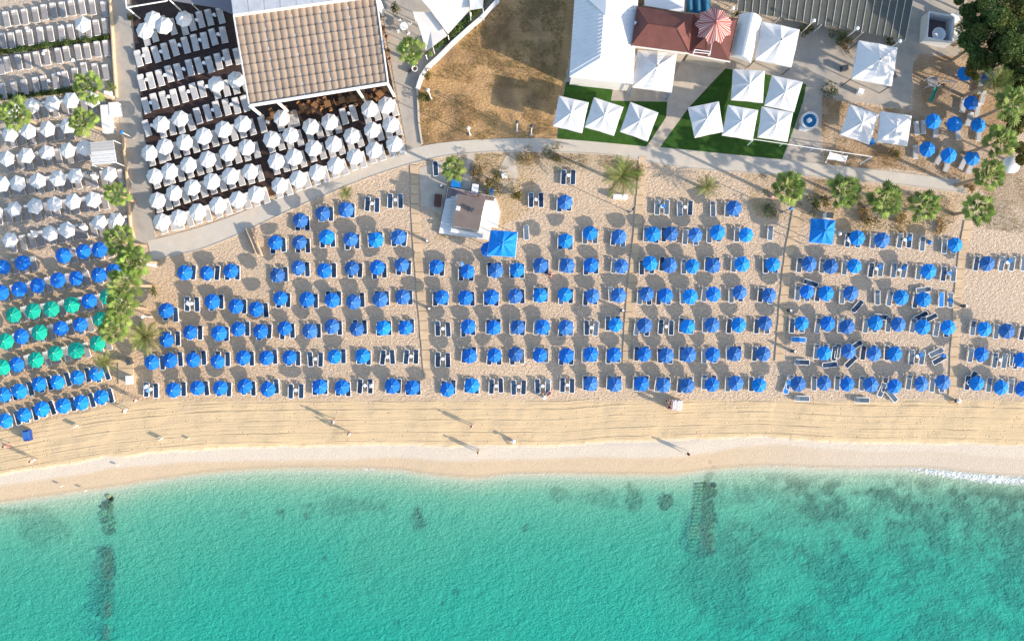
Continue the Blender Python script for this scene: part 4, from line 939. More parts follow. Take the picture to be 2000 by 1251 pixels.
# steel frame left of it
o = thing('awning_gantry', 'white steel awning frame at the top left corner of the deck', 'frame')
for a, b_ in (((247, 15), (325, 2)), ((247, 15), (243, -20)), ((325, 2), (340, -30))): q = MB(); q.tube(P(*a, 3.6), P(*b_, 3.6), .09); q.build('rail', M['white_roof'], o)
for x, y in ((247, 15), (331, 0)): w = P(x, y, 3.6); q = MB(); q.tube((w[0], w[1], 0), w, .09); q.build('post', M['white_roof'], o)
# orange dining sets under the pergola front
k_ = 0
for x, y in [(560, 222), (592, 210), (615, 206), (640, 203), (668, 196), (690, 193), (712, 190), (742, 184), (744, 66), (751, 108), (535, 225)]:
    k_ += 1; w = P(x, y, .8); o = thing('dining_set', 'warm wooden table with chairs at the pergola edge, %s from the left' % ORD[k_] if k_ not in (9, 10, 11) else ['wooden table with chairs right of the pergola, upper', 'wooden table with chairs right of the pergola, lower', 'wooden table with chairs by the leftmost pergola post'][k_ - 9], 'table set', (w[0], w[1], DZ), random.uniform(0, 1), 'wooden dining sets around the pergola')
    mb = MB(); mb.box((0, 0, .74), (.8, .8, .05)); mb.tube((0, 0, 0), (0, 0, .72), .05); mb.build('table', M['wood'], o)
    for a in range(4):
        t = a * PI / 2 + .2; mb = MB(); cx, cy = .72 * math.cos(t), .72 * math.sin(t); mb.box((cx, cy, .45), (.42, .42, .06), t); mb.box((cx * 1.28, cy * 1.28, .68), (.05, .42, .42), t)
        for sx in (-.17, .17):
            for sy in (-.17, .17): mb.box((cx + sx, cy + sy, .22), (.04, .04, .44))
        mb.build('chair', M['wood'], o)
# cafe table on the terrace, planters
o = thing('cafe_table', 'small round white cafe table with chairs by the terrace palm', 'table', P(789, 52, .7)); o.location.z = .05
mb = MB(); mb.lathe([(.5, .70), (.5, .74)], 18); mb.tube((0, 0, 0), (0, 0, .7), .05); mb.build('table', M['white_plastic'], o)
for a in range(4):
    t = a * PI / 2 + .6; mb = MB(); cx, cy = .85 * math.cos(t), .85 * math.sin(t); mb.box((cx, cy, .45), (.4, .4, .05), t); mb.box((cx * 1.22, cy * 1.22, .68), (.05, .4, .4), t)
    for sx in (-.16, .16):
        for sy in (-.16, .16): mb.box((cx + sx, cy + sy, .22), (.03, .03, .44))
    mb.build('chair', M['pole'], o)
for i, (x, y, r) in enumerate([(810, 134, .38), (800, 138, .26)]):
    w = P(x, y, .5); o = thing('planter', ['larger round planter with pale rim below the terrace palm', 'smaller dark round planter beside the larger one'][i], 'planter', (w[0], w[1], .04)); mb = MB(); mb.lathe([(r * .8, 0), (r, .5), (r * .82, .5), (r * .8, .42)], 16); mb.build('pot', M['white_plastic' if i == 0 else 'dark_metal'], o); mb = MB(); mb.lathe([(r * .8, .41), (.01, .46)], 14); mb.build('soil', M['darkwood'], o)

# ------------------------------------------------------------------ kiosk
o = thing('kiosk', 'white beach kiosk with brown felt roof on a white paved base', 'kiosk')
mb = MB(); mb.prism([p[:2] for p in [P(875, 365, .4), P(967, 384, .4), P(977, 413, .4), P(972, 446, .4), P(959, 443, .4), P(953, 468, .4), P(857, 455, .4)]], 0, .4); mb.build('base', M['white_roof'], o)
mb = MB(); mb.prism([p[:2] for p in [P(876, 366, .42), P(966, 385, .42), P(964, 392, .42), P(944, 390, .42), P(893, 379, .42), P(888, 384, .42), P(880, 386, .42), P(871, 388, .42)]], .38, .42); mb.build('plum_paving', M['tile_purple'], o)
K = [P(895, 378, 2.9), P(948, 389, 2.9), P(935, 450, 2.9), P(883, 441, 2.9)]
mb = MB(); mb.prism([quadpt(K, u, v)[:2] for u, v in ((.03, .03), (.97, .03), (.97, .97), (.03, .97))], .4, 2.8); mb.build('wall', M['white_roof'], o)
a_, b_ = quadpt(K, 0, .5), quadpt(K, 1, .5); a_.z = b_.z = 3.0
face_part('roof', [K[0], a_, b_, K[1]], 'brown_roof', o, .1); face_part('roof', [a_, K[3], K[2], b_], 'brown_roof', o, .1)
mb = MB(); w = quadpt(K, .62, .42); mb.box((w.x, w.y, 3.3), (.55, .3, .35), .8); mb.build('vent', M['dark_metal'], o)
mb = MB(); w = quadpt(K, .1, .45); mb.box((w.x, w.y, 3.2), (.5, .5, .3), -.2); mb.box((w.x, w.y, 3.36), (.32, .32, .06), -.2); mb.build('skylight', M['white_plastic'], o)
for i in range(9):
    mb = MB(); p = Vector(P(885 - i * 1.2, 384 + i * 6.6, .9)); mb.box((p.x, p.y, .66), (.45, .08, .52), -.2); mb.build('railing', M['white_roof'], o)
cnt = thing('counter', 'white serving counter along the lower side of the kiosk', 'counter'); beam(P(880, 449, 1.1), P(943, 461, 1.1), .5, .08, 'white_roof', cnt, 'counter_top'); beam(P(881, 450, .9), P(943, 462, .9), .3, .62, 'white_roof', cnt, 'counter_body')
def crate(x, y, sx, sy, h, m, lb, rz=0, cat='box', lid=None):
    w = P(x, y, h); o = thing('crate', lb, cat, (w[0], w[1], 0), rz); mb = MB(); mb.box((0, 0, h / 2), (sx, sy, h)); mb.build('body', M[m], o); mb = MB(); mb.box((0, 0, h + .02), (sx + .06, sy + .06, .05)); mb.build('lid', M[lid or m], o)
crate(891, 358, 1.15, .8, 1.0, 'blue_plastic', 'wide blue freezer chest above the kiosk left corner', -.15, 'freezer'); crate(928, 367, .75, .9, 1.2, 'blue_plastic', 'blue cooler with pale lid above the kiosk', -.15, 'cooler', 'white_plastic'); crate(960, 374, .5, .6, 1.0, 'blue_plastic', 'small blue box half under the bush by the kiosk', 0, 'box')
crate(855, 391, .8, 1.5, .6, 'darkwood', 'dark brown wooden crate left of the kiosk', -.1); crate(1212, 384, 1.7, .5, .7, 'white_plastic', 'pale box bench under the large feather palm', -.05, 'bench'); crate(1621, 420, .8, .7, 1.4, 'white_plastic', 'white fridge behind the lone square gazebo', -.1, 'fridge', 'dark_metal')
crate(985, 343, .6, .5, .5, 'white_plastic', 'small white box on the bare ground right of the kiosk', .2); crate(1704, 276, .45, .7, .8, 'blue_plastic', 'blue box between the two square parasols by the tub', .2); crate(1682, 178, .6, .6, .8, 'white_plastic', 'white cube planter below the free standing tent', -.3)
crate(1870, 65, .8, 1.45, 1.1, 'white_plastic', 'tall white box right of the white enclosure', -.05); crate(1866, 34, .8, 1.1, 1.1, 'white_plastic', 'white box at the upper right corner of the enclosure', .4); crate(1651, 132, .7, .6, .8, 'dark_metal', 'dark box left of the free standing tent', .1); crate(1746, 146, .5, .8, .9, 'dark_metal', 'dark bin right of the free standing tent', .3)
# path from the promenade to kiosk
sheet('kiosk_path', [(912, 300), (930, 300), (918, 372), (900, 366)], .03, 'concrete_tan'); sheet('kiosk_path', [(990, 300), (1004, 297), (1012, 340), (1000, 380), (975, 372), (975, 330)], .026, 'concrete_tan')
sheet('kiosk_yard', [(818, 328), (866, 314), (880, 330), (872, 370), (862, 420), (822, 400)], .024, 'concrete_tan')
# left pavilion and white counters in the upper left quarter
o = thing('striped_canopy', 'pale ribbed canopy roof by the side path in the upper left', 'canopy'); Qc = [P(176, 278, 2.8), P(221, 274, 2.8), P(228, 318, 2.8), P(180, 322, 2.8)]
for i in range(12):
    mb = MB(); v0, v1 = i / 12, (i + 1) / 12; c4 = [quadpt(Qc, 0, v0 + .004), quadpt(Qc, 1, v0 + .004), quadpt(Qc, 1, v1 - .004), quadpt(Qc, 0, v1 - .004)]; mb.prism([p[:2] for p in c4], 2.72, 2.8 + (.03 if i % 2 else 0)); mb.build('slat', M['white_fabric' if i > 4 else 'cushion'], o)
for p in Qc: q = MB(); q.tube((p[0], p[1], 0), (p[0], p[1], 2.75), .06); q.build('post', M['pole'], o)
crate(206, 232, .95, 3.4, 1.1, 'white_roof', 'long white bar counter beside the side path, upper left', .08, 'counter'); crate(222, 212, 1.1, 1.5, 1.15, 'white_roof', 'short white bar counter joined to the long one', .1, 'counter'); crate(210, 183, .8, .7, .9, 'white_plastic', 'small white cabinet above the bar counters', .1, 'cabinet')
crate(291, 513, 1.3, .7, .9, 'white_plastic', 'white cabinet at the lower end of the promenade', -.2, 'cabinet'); crate(250, 742, .5, 1.0, .9, 'white_plastic', 'white stand on the short walk under the palms', .05, 'stand'); crate(250, 706, .5, .7, .9, 'dark_metal', 'dark bin leaning at the short walk under the palms', .4, 'bin')
# walls of the side path
for lb, L in (('thin tan wall lining the left edge of the side path', [(216, 0), (222, 100), (228, 190)]), ('thin tan wall beside the side path lower down', [(240, 262), (248, 340), (255, 440), (262, 464)])):
    o = thing('low_wall', lb, 'wall')
    for a, b_ in zip(L[:-1], L[1:]): beam(P(*a, .3), P(*b_, .3), .16, .6, 'slab', o, 'wall_segment')
o = thing('wooden_steps', 'wooden steps with rails going down from the promenade on the left', 'steps')
for i in range(6): mb = MB(); w = P(484 + i * 4, 450 + i * 9, .1); mb.box((w[0], w[1], .02 + .0 * i), (1.0, .42, .14 - .012 * i), -.4); mb.build('step', M['concrete_tan'], o)
for dx in (-1, 9): beam(P(482 + dx, 446, .5), P(504 + dx, 500, .5), .07, .5, 'slab', o, 'rail')

# hot tub, enclosure, playground
w = P(1582, 235, .7); o = thing('hot_tub', 'round white tub with blue water on the terrace', 'tub', (w[0], w[1], 0)); mb = MB(); mb.lathe([(1.12, 0), (1.1, .7), (.88, .72), (.84, .55)], 28); mb.build('shell', M['white_roof'], o)
mb = MB(); mb.lathe([(.86, .52), (.86, .56)], 28); mb.build('water', M['pool'], o); mb = MB(); mb.lathe([(.3, .56), (.18, .8), (.3, .85), (.08, 1.0)], 10, (-.1, 0, 0)); mb.build('fountain', M['white_plastic'], o)
mb = MB(); mb.box((-.7, -.95, .2), (1.0, .5, .4), -.2); mb.build('step', M['white_roof'], o)
o = thing('white_enclosure', 'white walled open enclosure with a round dish inside, upper right', 'enclosure'); En = [P(1815, 23, 1.9), P(1864, 32, 1.9), P(1861, 83, 1.9), P(1811, 73, 1.9)]
for i in range(4): beam(Vector(En[i]) - Vector((0, 0, .95)), Vector(En[(i + 1) % 4]) - Vector((0, 0, .95)), .14, 1.9 + .003 * i, 'white_roof', o, 'wall')
mb = MB(); mb.prism([p[:2] for p in En], 0, .06); mb.build('floor', M['tile_purple'], o)
w = P(1838, 64, 2.0); o = thing('round_dish', 'white round dish lying inside the white enclosure', 'dish', (w[0], w[1], 0)); mb = MB(); mb.lathe([(.02, 1.2), (.5, 1.3), (.85, 1.5), (.84, 1.53), (.5, 1.36), (.02, 1.30)], 24); mb.build('bowl', M['white_roof'], o); mb = MB(); mb.tube((0, 0, 0), (0, 0, 1.2), .08); mb.build('mast', M['pole'], o)
w = P(1979, 320, 2.6); o = thing('round_dome', 'white round dome canopy at the right edge beyond the palms', 'canopy', (w[0], w[1], 0)); mb = MB(); mb.lathe([(1.10, 2.2), (1.0, 2.42), (.7, 2.62), (.35, 2.72), (.02, 2.76)], 24, closed=False); mb.build('dome', M['white_roof'], o, smooth=True); mb = MB(); mb.tube((0, 0, 0), (0, 0, 2.7), .06); mb.build('pole', M['pole'], o)
w = P(1822, 168, .5); o = thing('play_tower', 'small playground tower with green slide and swing beam', 'play frame', (w[0], w[1], 0))
mb = MB(); mb.box((-.35, .3, 1.1), (1.2, 1.2, .08), .2); mb.build('platform', M['cushion_grey'], o)
for sx in (-.9, .2):
    for sy in (-.2, .8): mb = MB(); mb.box((sx, sy, .9), (.1, .1, 1.8)); mb.build('post', M['cushion'], o)
mb = MB(); mb.add([(-.1, -.3, 1.1), (.3, -.25, 1.1), (-.05, -1.9, .25), (-.45, -1.95, .25), (-.1, -.3, 1.25), (.3, -.25, 1.25), (-.05, -1.9, .4), (-.45, -1.95, .4)], [(0, 3, 2, 1), (0, 4, 7, 3), (1, 2, 6, 5)]); mb.build('slide', M['teal'], o)
mb = MB(); mb.tube((.2, .3, 1.8), (2.3, .1, 1.8), .06); mb.tube((2.3, .1, 1.8), (1.9, -.9, 0), .05); mb.tube((2.3, .1, 1.8), (2.5, .9, 0), .05); mb.build('swing_beam', M['cushion'], o)
mb = MB(); mb.tube((1.1, .2, 1.8), (1.1, .2, .5), .015, n=4); mb.tube((1.5, .16, 1.8), (1.5, .16, .5), .015, n=4); mb.box((1.3, .18, .5), (.45, .2, .04)); mb.build('swing_seat', M['dark_metal'], o)
# white frame gate by the promenade
o = thing('pipe_barrier', 'long white pipe frame beside the promenade right of the lawn', 'frame')
for a, b_ in (((1472, 272), (1704, 306)), ((1472, 272), (1460, 284)), ((1622, 296), (1612, 318)), ((1655, 303), (1650, 320)), ((1620, 298), (1655, 306)), ((1704, 306), (1680, 320))): q = MB(); q.tube(P(*a, 1.6), P(*b_, 1.6 if a[0] == 1472 and b_[0] > 1500 else .9), .05); q.build('rail', M['white_plastic'], o)
for x, y in ((1472, 272), (1530, 280), (1590, 289), (1650, 298), (1704, 306)): w = P(x, y, 1.6); q = MB(); q.tube((w[0], w[1], 0), w, .045); q.build('post', M['white_plastic'], o)
mb = MB(); mb.prism([p[:2] for p in [P(1622, 300, 1.2), P(1655, 306, 1.2), P(1650, 316, 1.2), P(1617, 311, 1.2)]], 1.12, 1.2); mb.build('panel', M['white_roof'], o)

# ------------------------------------------------------------------ palms
def fan_blade(seed, L=1.0, W=1.0):
    r = random.Random(seed); mb = MB(); n = 11; span = R(250); vs = [(0, 0, 0)]; fs = []
    for i in range(n * 2 + 1):
        a = -span / 2 + span * i / (n * 2); tip = i % 2 == 1
        rr = (1.0 if tip else .62) * (1 - .28 * abs(a) / (span / 2)) * r.uniform(.9, 1.05)
        x = .35 + rr * math.cos(a) * .72; y = rr * math.sin(a) * .64
        z = -.32 * rr * rr * (.6 + .4 * abs(math.sin(a))) + (.07 if tip else -.03)
        vs.append((x, y, z))
    vs[0] = (.35, 0, .05)
    for i in range(n * 2): fs.append((0, 1 + i, 2 + i))
    vs = [(v[0], v[1] , v[2]) for v in vs]
    mb.add(vs, fs)
    mb.add([(-.85, -.03, -.02), (-.85, .03, -.02), (.4, .015, .04), (.4, -.015, .04)], [(0, 3, 2, 1)])
    mb.v = [(v[0] + .85, v[1], v[2]) for v in mb.v]
    return mb
def feather(seed, L=2.2):
    r = random.Random(seed); mb = MB(); n = 15
    def cur(t): return Vector((L * (t - .12 * t * t), 0, .55 * L * (.55 * t - .95 * t * t)))
    for i in range(n):
        a, b_ = cur(i / n), cur((i + 1) / n); mb.add([a + Vector((0, -.02, 0)), a + Vector((0, .02, 0)), b_ + Vector((0, .015, 0)), b_ + Vector((0, -.015, 0))], [(0, 3, 2, 1)])
        if i > 1:
            ll = .50 * math.sin(PI * (.12 + .84 * i / n)) * r.uniform(.85, 1.1)
            for s in (-1, 1):
                t_ = a + Vector((ll * .55, s * ll, -.10 - ll * .15)); mb.add([a, a + Vector((.075, 0, 0)), t_], [(0, 1, 2) if s < 0 else (0, 2, 1)])
    return mb
FAN = {m: [fan_blade(s).mesh('frond', M[m]) for s in range(4)] for m in ('frond', 'frond_y')}
FEA = [feather(s).mesh('frond', M['frond_d']) for s in range(3)]
def palm(x, y, Rpx, h, kind, label, nf=26):
    w = P(x, y, h); Rm = 1.12 * Rpx / PPM * (HC - h) / HC
    o = thing('fan_palm' if kind != 'feather' else 'feather_palm', label, 'palm', (w[0], w[1], 0), 0, 'palms')
    lean = Vector((random.uniform(-.3, .3), random.uniform(-.3, .3), 0)) * (h / 7)
    mb = MB(); N = 7
    for i in range(N):
        a = Vector((0, 0, h * i / N)) + lean * (1 - i / N) ** 2; b_ = Vector((0, 0, h * (i + 1) / N)) + lean * (1 - (i + 1) / N) ** 2
        mb.tube(a, b_, .24 - .08 * i / N, .20 - .08 * i / N, 9)
    if h > 1: mb.build('trunk', M['trunk'], o)
    for i in range(nf):
        t = (i + .5) / nf; az = i * 2.39996 + random.uniform(-.2, .2)
        if kind == 'feather': me = FEA[i % 3]; el = R(75 - 95 * t + random.uniform(-8, 8)); s = Rm / 2.15 * random.uniform(.85, 1.1)
        else: me = FAN[kind][i % 4]; el = R(72 - 92 * t + random.uniform(-8, 8)); s = Rm / 1.72 * random.uniform(.72, 1.1) * (.55 + .45 * t)
        f = link('frond', me, o, (0, 0, h - .05), (0, 0, 0)); f.rotation_euler = Euler((random.uniform(-.35, .35), -el, az), 'XYZ'); f.scale = (s, s, s)
PALMS = [(1543, 363, 34, 6, 'frond', 'fan palm leftmost in the row of five below the promenade'), (1651, 373, 34, 6, 'frond', 'second fan palm in the row of five below the promenade'),
 (1730, 390, 36, 6, 'frond', 'third and largest fan palm in the row of five below the promenade'), (1810, 400, 34, 6, 'frond', 'fourth fan palm in the row of five below the promenade'),
 (1914, 407, 33, 5.5, 'frond', 'fifth fan palm, at the right end of the promenade'), (1936, 340, 34, 7.5, 'frond', 'fan palm left of the white dome'), (1957, 275, 33, 8, 'frond', 'fan palm just above the white dome'),
 (1982, 200, 38, 8.5, 'frond', 'tall fan palm at the right edge beside the blue playground parasols'), (885, 328, 27, 3.5, 'frond_y', 'bright fan palm above the kiosk next to a lone lounger'),
 (232, 472, 34, 7, 'frond_y', 'topmost palm of the clump at the left end of the promenade'), (258, 508, 34, 7.5, 'frond_y', 'second palm down in the left clump, nearest the promenade end'), (243, 555, 36, 8, 'frond_y', 'third palm down in the left clump'),
 (235, 597, 33, 7, 'frond_y', 'yellow green palm, fourth down in the left clump'), (222, 640, 32, 7, 'frond_y', 'lowest tall palm of the left clump'), (225, 380, 27, 5, 'frond_y', 'bright palm beside the side path among white parasols'),
 (170, 170, 33, 6, 'frond_y', 'bright palm among grey loungers, right of the upper left quarter'), (160, 238, 30, 5.5, 'frond_y', 'bright palm among the white parasols near the bar counter'), (28, 222, 34, 6, 'frond_y', 'bright palm at the left edge among white parasols'),
 (803, 97, 29, 6, 'frond_y', 'bright palm on the terrace between the pergola and the sails'), (1215, 345, 44, 4, 'feather', 'large feather palm at the top of the second boardwalk'), (1380, 364, 26, 1.4, 'feather', 'small spiky palm on the sand right of the second boardwalk'),
 (285, 658, 34, 2.2, 'feather', 'low bushy feather palm right of the left clump'), (205, 706, 26, 3.5, 'feather', 'thin feather palm at the bottom of the left clump'), (676, 377, 16, .9, 'feather', 'tiny palm at the promenade edge above a blue parasol'),
 (1940, 160, 34, 6, 'feather', 'ragged feather palm leaning over the top right playground parasol'), (1895, 95, 24, 4, 'feather', 'small feather palm at the dark tree edge beside the enclosure')]
for p in PALMS: palm(*p[:6], nf=(46 if p[2] > 28 else 36) if p[4] != 'feather' else (34 if p[2] > 28 else 26))
# broadleaf trees and shrubs
def leaf_crown(rx, ry, rz, n, mt, size, seed, cl=9):
    r = np.random.default_rng(seed); cen = r.normal(0, .5, (cl, 3)) * (rx, ry, rz); rad = r.uniform(.35, .6, cl)
    k = r.integers(0, cl, n); d_ = r.normal(0, 1, (n, 3)); d_ /= np.linalg.norm(d_, axis=1)[:, None]; rr = r.uniform(.3, 1, n) ** .5
    p = cen[k] + d_ * (rad[k] * rr)[:, None] * (rx, ry, rz)
    u = r.normal(0, 1, (n, 3)); u /= np.linalg.norm(u, axis=1)[:, None]; v = np.cross(u, r.normal(0, 1, (n, 3))); v /= np.linalg.norm(v, axis=1)[:, None]
    s = r.uniform(.5, 1.2, n)[:, None] * size
    vs = np.stack([p - u * s * .5, p + v * s * .25, p + u * s * .5, p - v * s * .25], 1).reshape(-1, 3)
    me = bpy.data.meshes.new('crown'); me.from_pydata(vs.tolist(), [], [(4 * i, 4 * i + 1, 4 * i + 2, 4 * i + 3) for i in range(n)]); me.materials.append(M[mt]); return me
def tree(x, y, Rpx, h, mt, label, n=1800, size=.34, cat='tree', seed=1):
    rm = Rpx / PPM * .95; w = P(x, y, h); o = thing('tree' if cat == 'tree' else 'shrub', label, cat, (w[0], w[1], 0), random.uniform(0, 6))
    me = leaf_crown(rm, rm, max(rm * .6, .4), n, mt, size, seed); link('crown', me, o, (0, 0, h))
    mb = MB(); mb.tube((0, 0, 0), (0, 0, h), .18 * min(1, h / 3), .08, 8)
    for k in range(5): a = k * 1.3; mb.tube((0, 0, h * .5), (rm * .5 * math.cos(a), rm * .5 * math.sin(a), h * 1.0), .07, .03, 5)
    mb.build('trunk', M['trunk'], o)
TR = [(1900, 30, 26, 5, 'leaf_dark', 'slim dark tree above the white boxes'), (1930, 60, 26, 4, 'leaf_olive', 'olive tree between the dark ones right of enclosure'), (1985, 90, 30, 5, 'leaf_olive', 'olive tree at the right edge near the top'), (1900, 135, 18, 3.5, 'leaf_olive', 'small olive tree just above the first playground parasol'), (1955, 125, 26, 5, 'leaf_dark', 'dark tree behind the ragged feather palm'), (2005, 300, 22, 4, 'leaf_olive', 'olive tree cut by the right edge beside the white dome'), (1970, 30, 30, 5, 'leaf_olive', 'olive tree among dark ones at the top right'), (1908, 62, 34, 5, 'leaf_dark', 'dark tree just right of the white enclosure'), (1925, 112, 36, 5, 'leaf_dark', 'dark tree above the playground parasols'), (1962, 70, 40, 6, 'leaf_dark', 'dark tree in the upper right corner group'),
      (1990, 130, 36, 6, 'leaf_dark', 'dark tree at the right edge above the tall palm'), (1945, 12, 44, 6, 'leaf_dark', 'large dark tree at the very top right'), (2010, 20, 40, 6, 'leaf_dark', 'dark tree cut by the top right corner'),
      (1990, 240, 26, 4, 'leaf_olive', 'yellow olive shrubby tree between the right edge palms'), (2005, 170, 28, 5, 'leaf_olive', 'olive tree right of the tall palm'), (1975, 155, 22, 4, 'leaf_olive', 'small olive tree above the tall palm')]
for i, t in enumerate(TR): tree(*t, n=6500, size=.30, seed=50 + i)
SH = [(1640, 72, 16, .8, 'leaf_dark', 'dark shrub left of the free standing tent'), (1652, 88, 13, .6, 'scrub', 'brown shrub beside the dark one by the free standing tent'), (1740, 84, 8, .7, 'leaf_olive', 'small green shrub at the carport corner'),
      (1578, 56, 14, .9, 'leaf_olive', 'green shrub right of the peaked tent'), (1440, 26, 9, .9, 'leaf_olive', 'green shrub beside the striped cone'), (1620, 178, 16, .7, 'leaf_dark', 'dark shrub at the planting bed corner'), (1745, 300, 16, .6, 'scrub', 'dry shrub above the promenade right end'),
      (975, 372, 24, 1.6, 'leaf_olive', 'green bush right of the kiosk'), (965, 350, 13, 1.2, 'leaf_olive', 'smaller bush above the kiosk bush'), (1013, 380, 13, .8, 'leaf_olive', 'round bush beside the first lounger pair right of kiosk'), (935, 330, 20, .5, 'scrub', 'dry straw coloured bush above the kiosk'),
      (935, 388, 12, .4, 'scrub', 'small straw bush at the kiosk roof'), (1760, 432, 14, .5, 'scrub', 'dry bush below the fourth palm'), (1715, 425, 22, .9, 'leaf_olive', 'olive bush below the third palm'), (1690, 420, 18, .6, 'scrub', 'straw bush between second and third palms'),
      (1595, 400, 16, .6, 'leaf_dark', 'grey green bush left of the gazebo'), (1612, 392, 12, .6, 'leaf_olive', 'small bush above the square gazebo'), (1500, 405, 22, .5, 'leaf_dark', 'sparse grey bush below the first palm'), (1240, 330, 18, .5, 'leaf_olive', 'weedy bush by the promenade right of the feather palm'),
      (836, 150, 10, .4, 'leaf_olive', 'green weeds at the lower end of the white wall'), (826, 190, 13, .4, 'leaf_olive', 'green weed patch inside the dirt field corner'), (842, 105, 9, .8, 'frond_y', 'yellow green shrub under the small sail'), (1840, 440, 16, .4, 'scrub', 'pale dry scrub near the last boardwalk top'),
      (218, 168, 11, 1.2, 'frond_y', 'small bright bush beside the side path'), (298, 567, 10, .5, 'leaf_olive', 'small bush on the sand right of the clump'), (1900, 365, 14, .8, 'scrub', 'dry bush at the promenade right end'), (1030, 310, 18, .4, 'scrub', 'weedy dry strip below the promenade'),
      (1080, 303, 20, .35, 'leaf_olive', 'low weeds along the promenade edge'), (255, 32, 7, .8, 'leaf_olive', 'small bush under the white frame corner'), (770, 15, 12, .8, 'leaf_olive', 'small bush by the upper terrace')]
for i, t in enumerate(SH): tree(*t, n=700 if t[2] > 12 else 350, size=.20, cat='shrub', seed=100 + i)
# hedge behind the white wall, dark leaf strips standing in for shadow on the terrace steps
def hedge(L, h, wdt, mt, label, n=2500, name='hedge'):
    r = np.random.default_rng(len(label)); vs = []; fs = []
    seg = [Vector(P(*p, 0)) for p in L]; ln = [(b_ - a).length for a, b_ in zip(seg[:-1], seg[1:])]; T = sum(ln)
    for i in range(n):
        t = r.uniform(0, T); k = 0
        while t > ln[k] and k < len(ln) - 1: t -= ln[k]; k += 1
        d_ = (seg[k + 1] - seg[k]).normalized(); p = seg[k] + d_ * t + Vector((-d_.y, d_.x, 0)) * r.normal(0, wdt * .35); p.z = r.uniform(.05, 1) ** .5 * h * (0.7 + .3 * math.sin(t * 2.3))
        u = Vector(r.normal(0, 1, 3)).normalized() * .13; v = u.cross(Vector(r.normal(0, 1, 3))).normalized() * .06; q = len(vs); vs += [p - u, p + v, p + u, p - v]; fs.append((q, q + 1, q + 2, q + 3))
    mb = MB(); mb.add(vs, fs); o = mb.build(name, M[mt]); return tag(o, label, 'hedge')
hedge([(960, -20), (930, 25), (895, 58), (850, 95)], 1.0, .7, 'leaf_dark', 'narrow dark hedge between the cream sails and the white wall', 3500)
hedge([(-10, 104), (80, 92), (160, 80), (216, 73)], .5, .55, 'leaf_dark', 'low dark hedge strip between grey lounger rows, upper left', 3500)
hedge([(-10, 192), (80, 184), (150, 176)], .5, .5, 'leaf_dark', 'low dark hedge strip just above the first white parasols', 2500)
# dry grass scattered over the planted strips: uncountable
vs = []; fs = []; r = np.random.default_rng(5)
for poly, n in [([(1470, 335), (1870, 385), (1860, 440), (1640, 425), (1560, 400)], 2600), ([(900, 300), (1060, 300), (1030, 390), (945, 385)], 1100), ([(1605, 195), (1780, 220), (1800, 300), (1880, 345), (1610, 318)], 1400), ([(1000, 296), (1200, 303), (1260, 345), (1100, 320)], 700),
                ([(820, 180), (1080, 200), (1084, 268), (822, 278)], 3000), ([(960, 0), (1110, 0), (1080, 200), (850, 150)], 5000), ([(1930, 350), (2005, 330), (2005, 460), (1900, 440)], 500)]:
    xs = [p[0] for p in poly]; ys = [p[1] for p in poly]
    X = r.uniform(min(xs), max(xs), n * 2); Y = r.uniform(min(ys), max(ys), n * 2); m = inpoly(X, Y, poly); X = X[m][:n]; Y = Y[m][:n]
    for x, y in zip(X, Y):
        cl = vnoise(np.array([x]), np.array([y]), 22, 8)[0]
        if cl < .42: continue
        w = P(x, y, 0)
        for k in range(3):
            a = r.uniform(0, 6.28); l = r.uniform(.08, .26); q = len(vs); c_, s_ = math.cos(a), math.sin(a)
            vs += [(w[0] - s_ * .02, w[1] + c_ * .02, .03), (w[0] + s_ * .02, w[1] - c_ * .02, .03), (w[0] + c_ * l, w[1] + s_ * l, .05 + l * .8)]; fs.append((q, q + 1, q + 2))
mb = MB(); mb.add(vs, fs); tag(mb.build('dry_grass', M['scrub']), 'dry straw grass tufts on the planted strips', 'grass', kind='stuff')

# ------------------------------------------------------------------ rocks under water
def rock_mesh(seed, mt):
    r = random.Random(seed); mb = MB(); prof = [(.02, -.3), (.8, -.2), (1, .1), (.7, .45), (.02, .6)]
    mb.lathe(prof, 7, closed=False); mb.v = [(x * r.uniform(.75, 1.2), y * r.uniform(.75, 1.2), z * r.uniform(.8, 1.2)) for x, y, z in mb.v]; return mb.mesh('rock', M[mt])
RK = {m: [rock_mesh(s, m) for s in range(3)] for m in ('rock', 'rock_dark', 'stone')}
def rocks(label, spots, mts, smin, smax, gz=-.95):
    o = thing('reef_rocks', label, 'rocks')
    for (x, y) in spots:
        z = float(ground_z(np.array((y - np.interp(x, WX, WY)) / PPM))); w = P(x, y, z); s = random.uniform(smin, smax); ob = link('rock', random.choice(RK[random.choice(mts)]), o, (w[0], w[1], z + .05), (0, 0, random.uniform(0, 6))); ob.scale = (s, s, max(s * .7, (-.72 - z) / .6 * random.uniform(.8, 1.05)))
rocks('upper left mossy reef heap just off the waterline', [(212 + random.gauss(0, 6) * (1 if y > 985 else .6), y) for y in np.linspace(968, 1040, 46)], ['rock', 'stone', 'rock_dark'], .18, .4)
rocks('lower dark line of reef rocks below the mossy heap', [(209 + random.gauss(0, 5) - (y - 1070) * .02, y) for y in list(np.linspace(1072, 1130, 34)) + list(np.linspace(1142, 1205, 34)) + list(np.linspace(1222, 1250, 7))], ['rock_dark'], .22, .45)
rocks('mossy rocks lying along the right side of the sunken groyne', [(1383 + random.gauss(0, 7), y) for y in np.linspace(945, 1085, 70)], ['rock', 'rock', 'rock_dark'], .2, .42)
rocks('ring of dark rocks left of the sunken groyne', [(1300 + 13 * math.cos(a) * random.uniform(.3, 1.1), 980 + 15 * math.sin(a) * random.uniform(.3, 1.1)) for a in np.linspace(0, 6.2, 26)], ['rock_dark', 'rock'], .15, .3)
o = thing('sunken_groyne', 'sunken ladder like groyne with pale rungs going out from the beach', 'groyne')
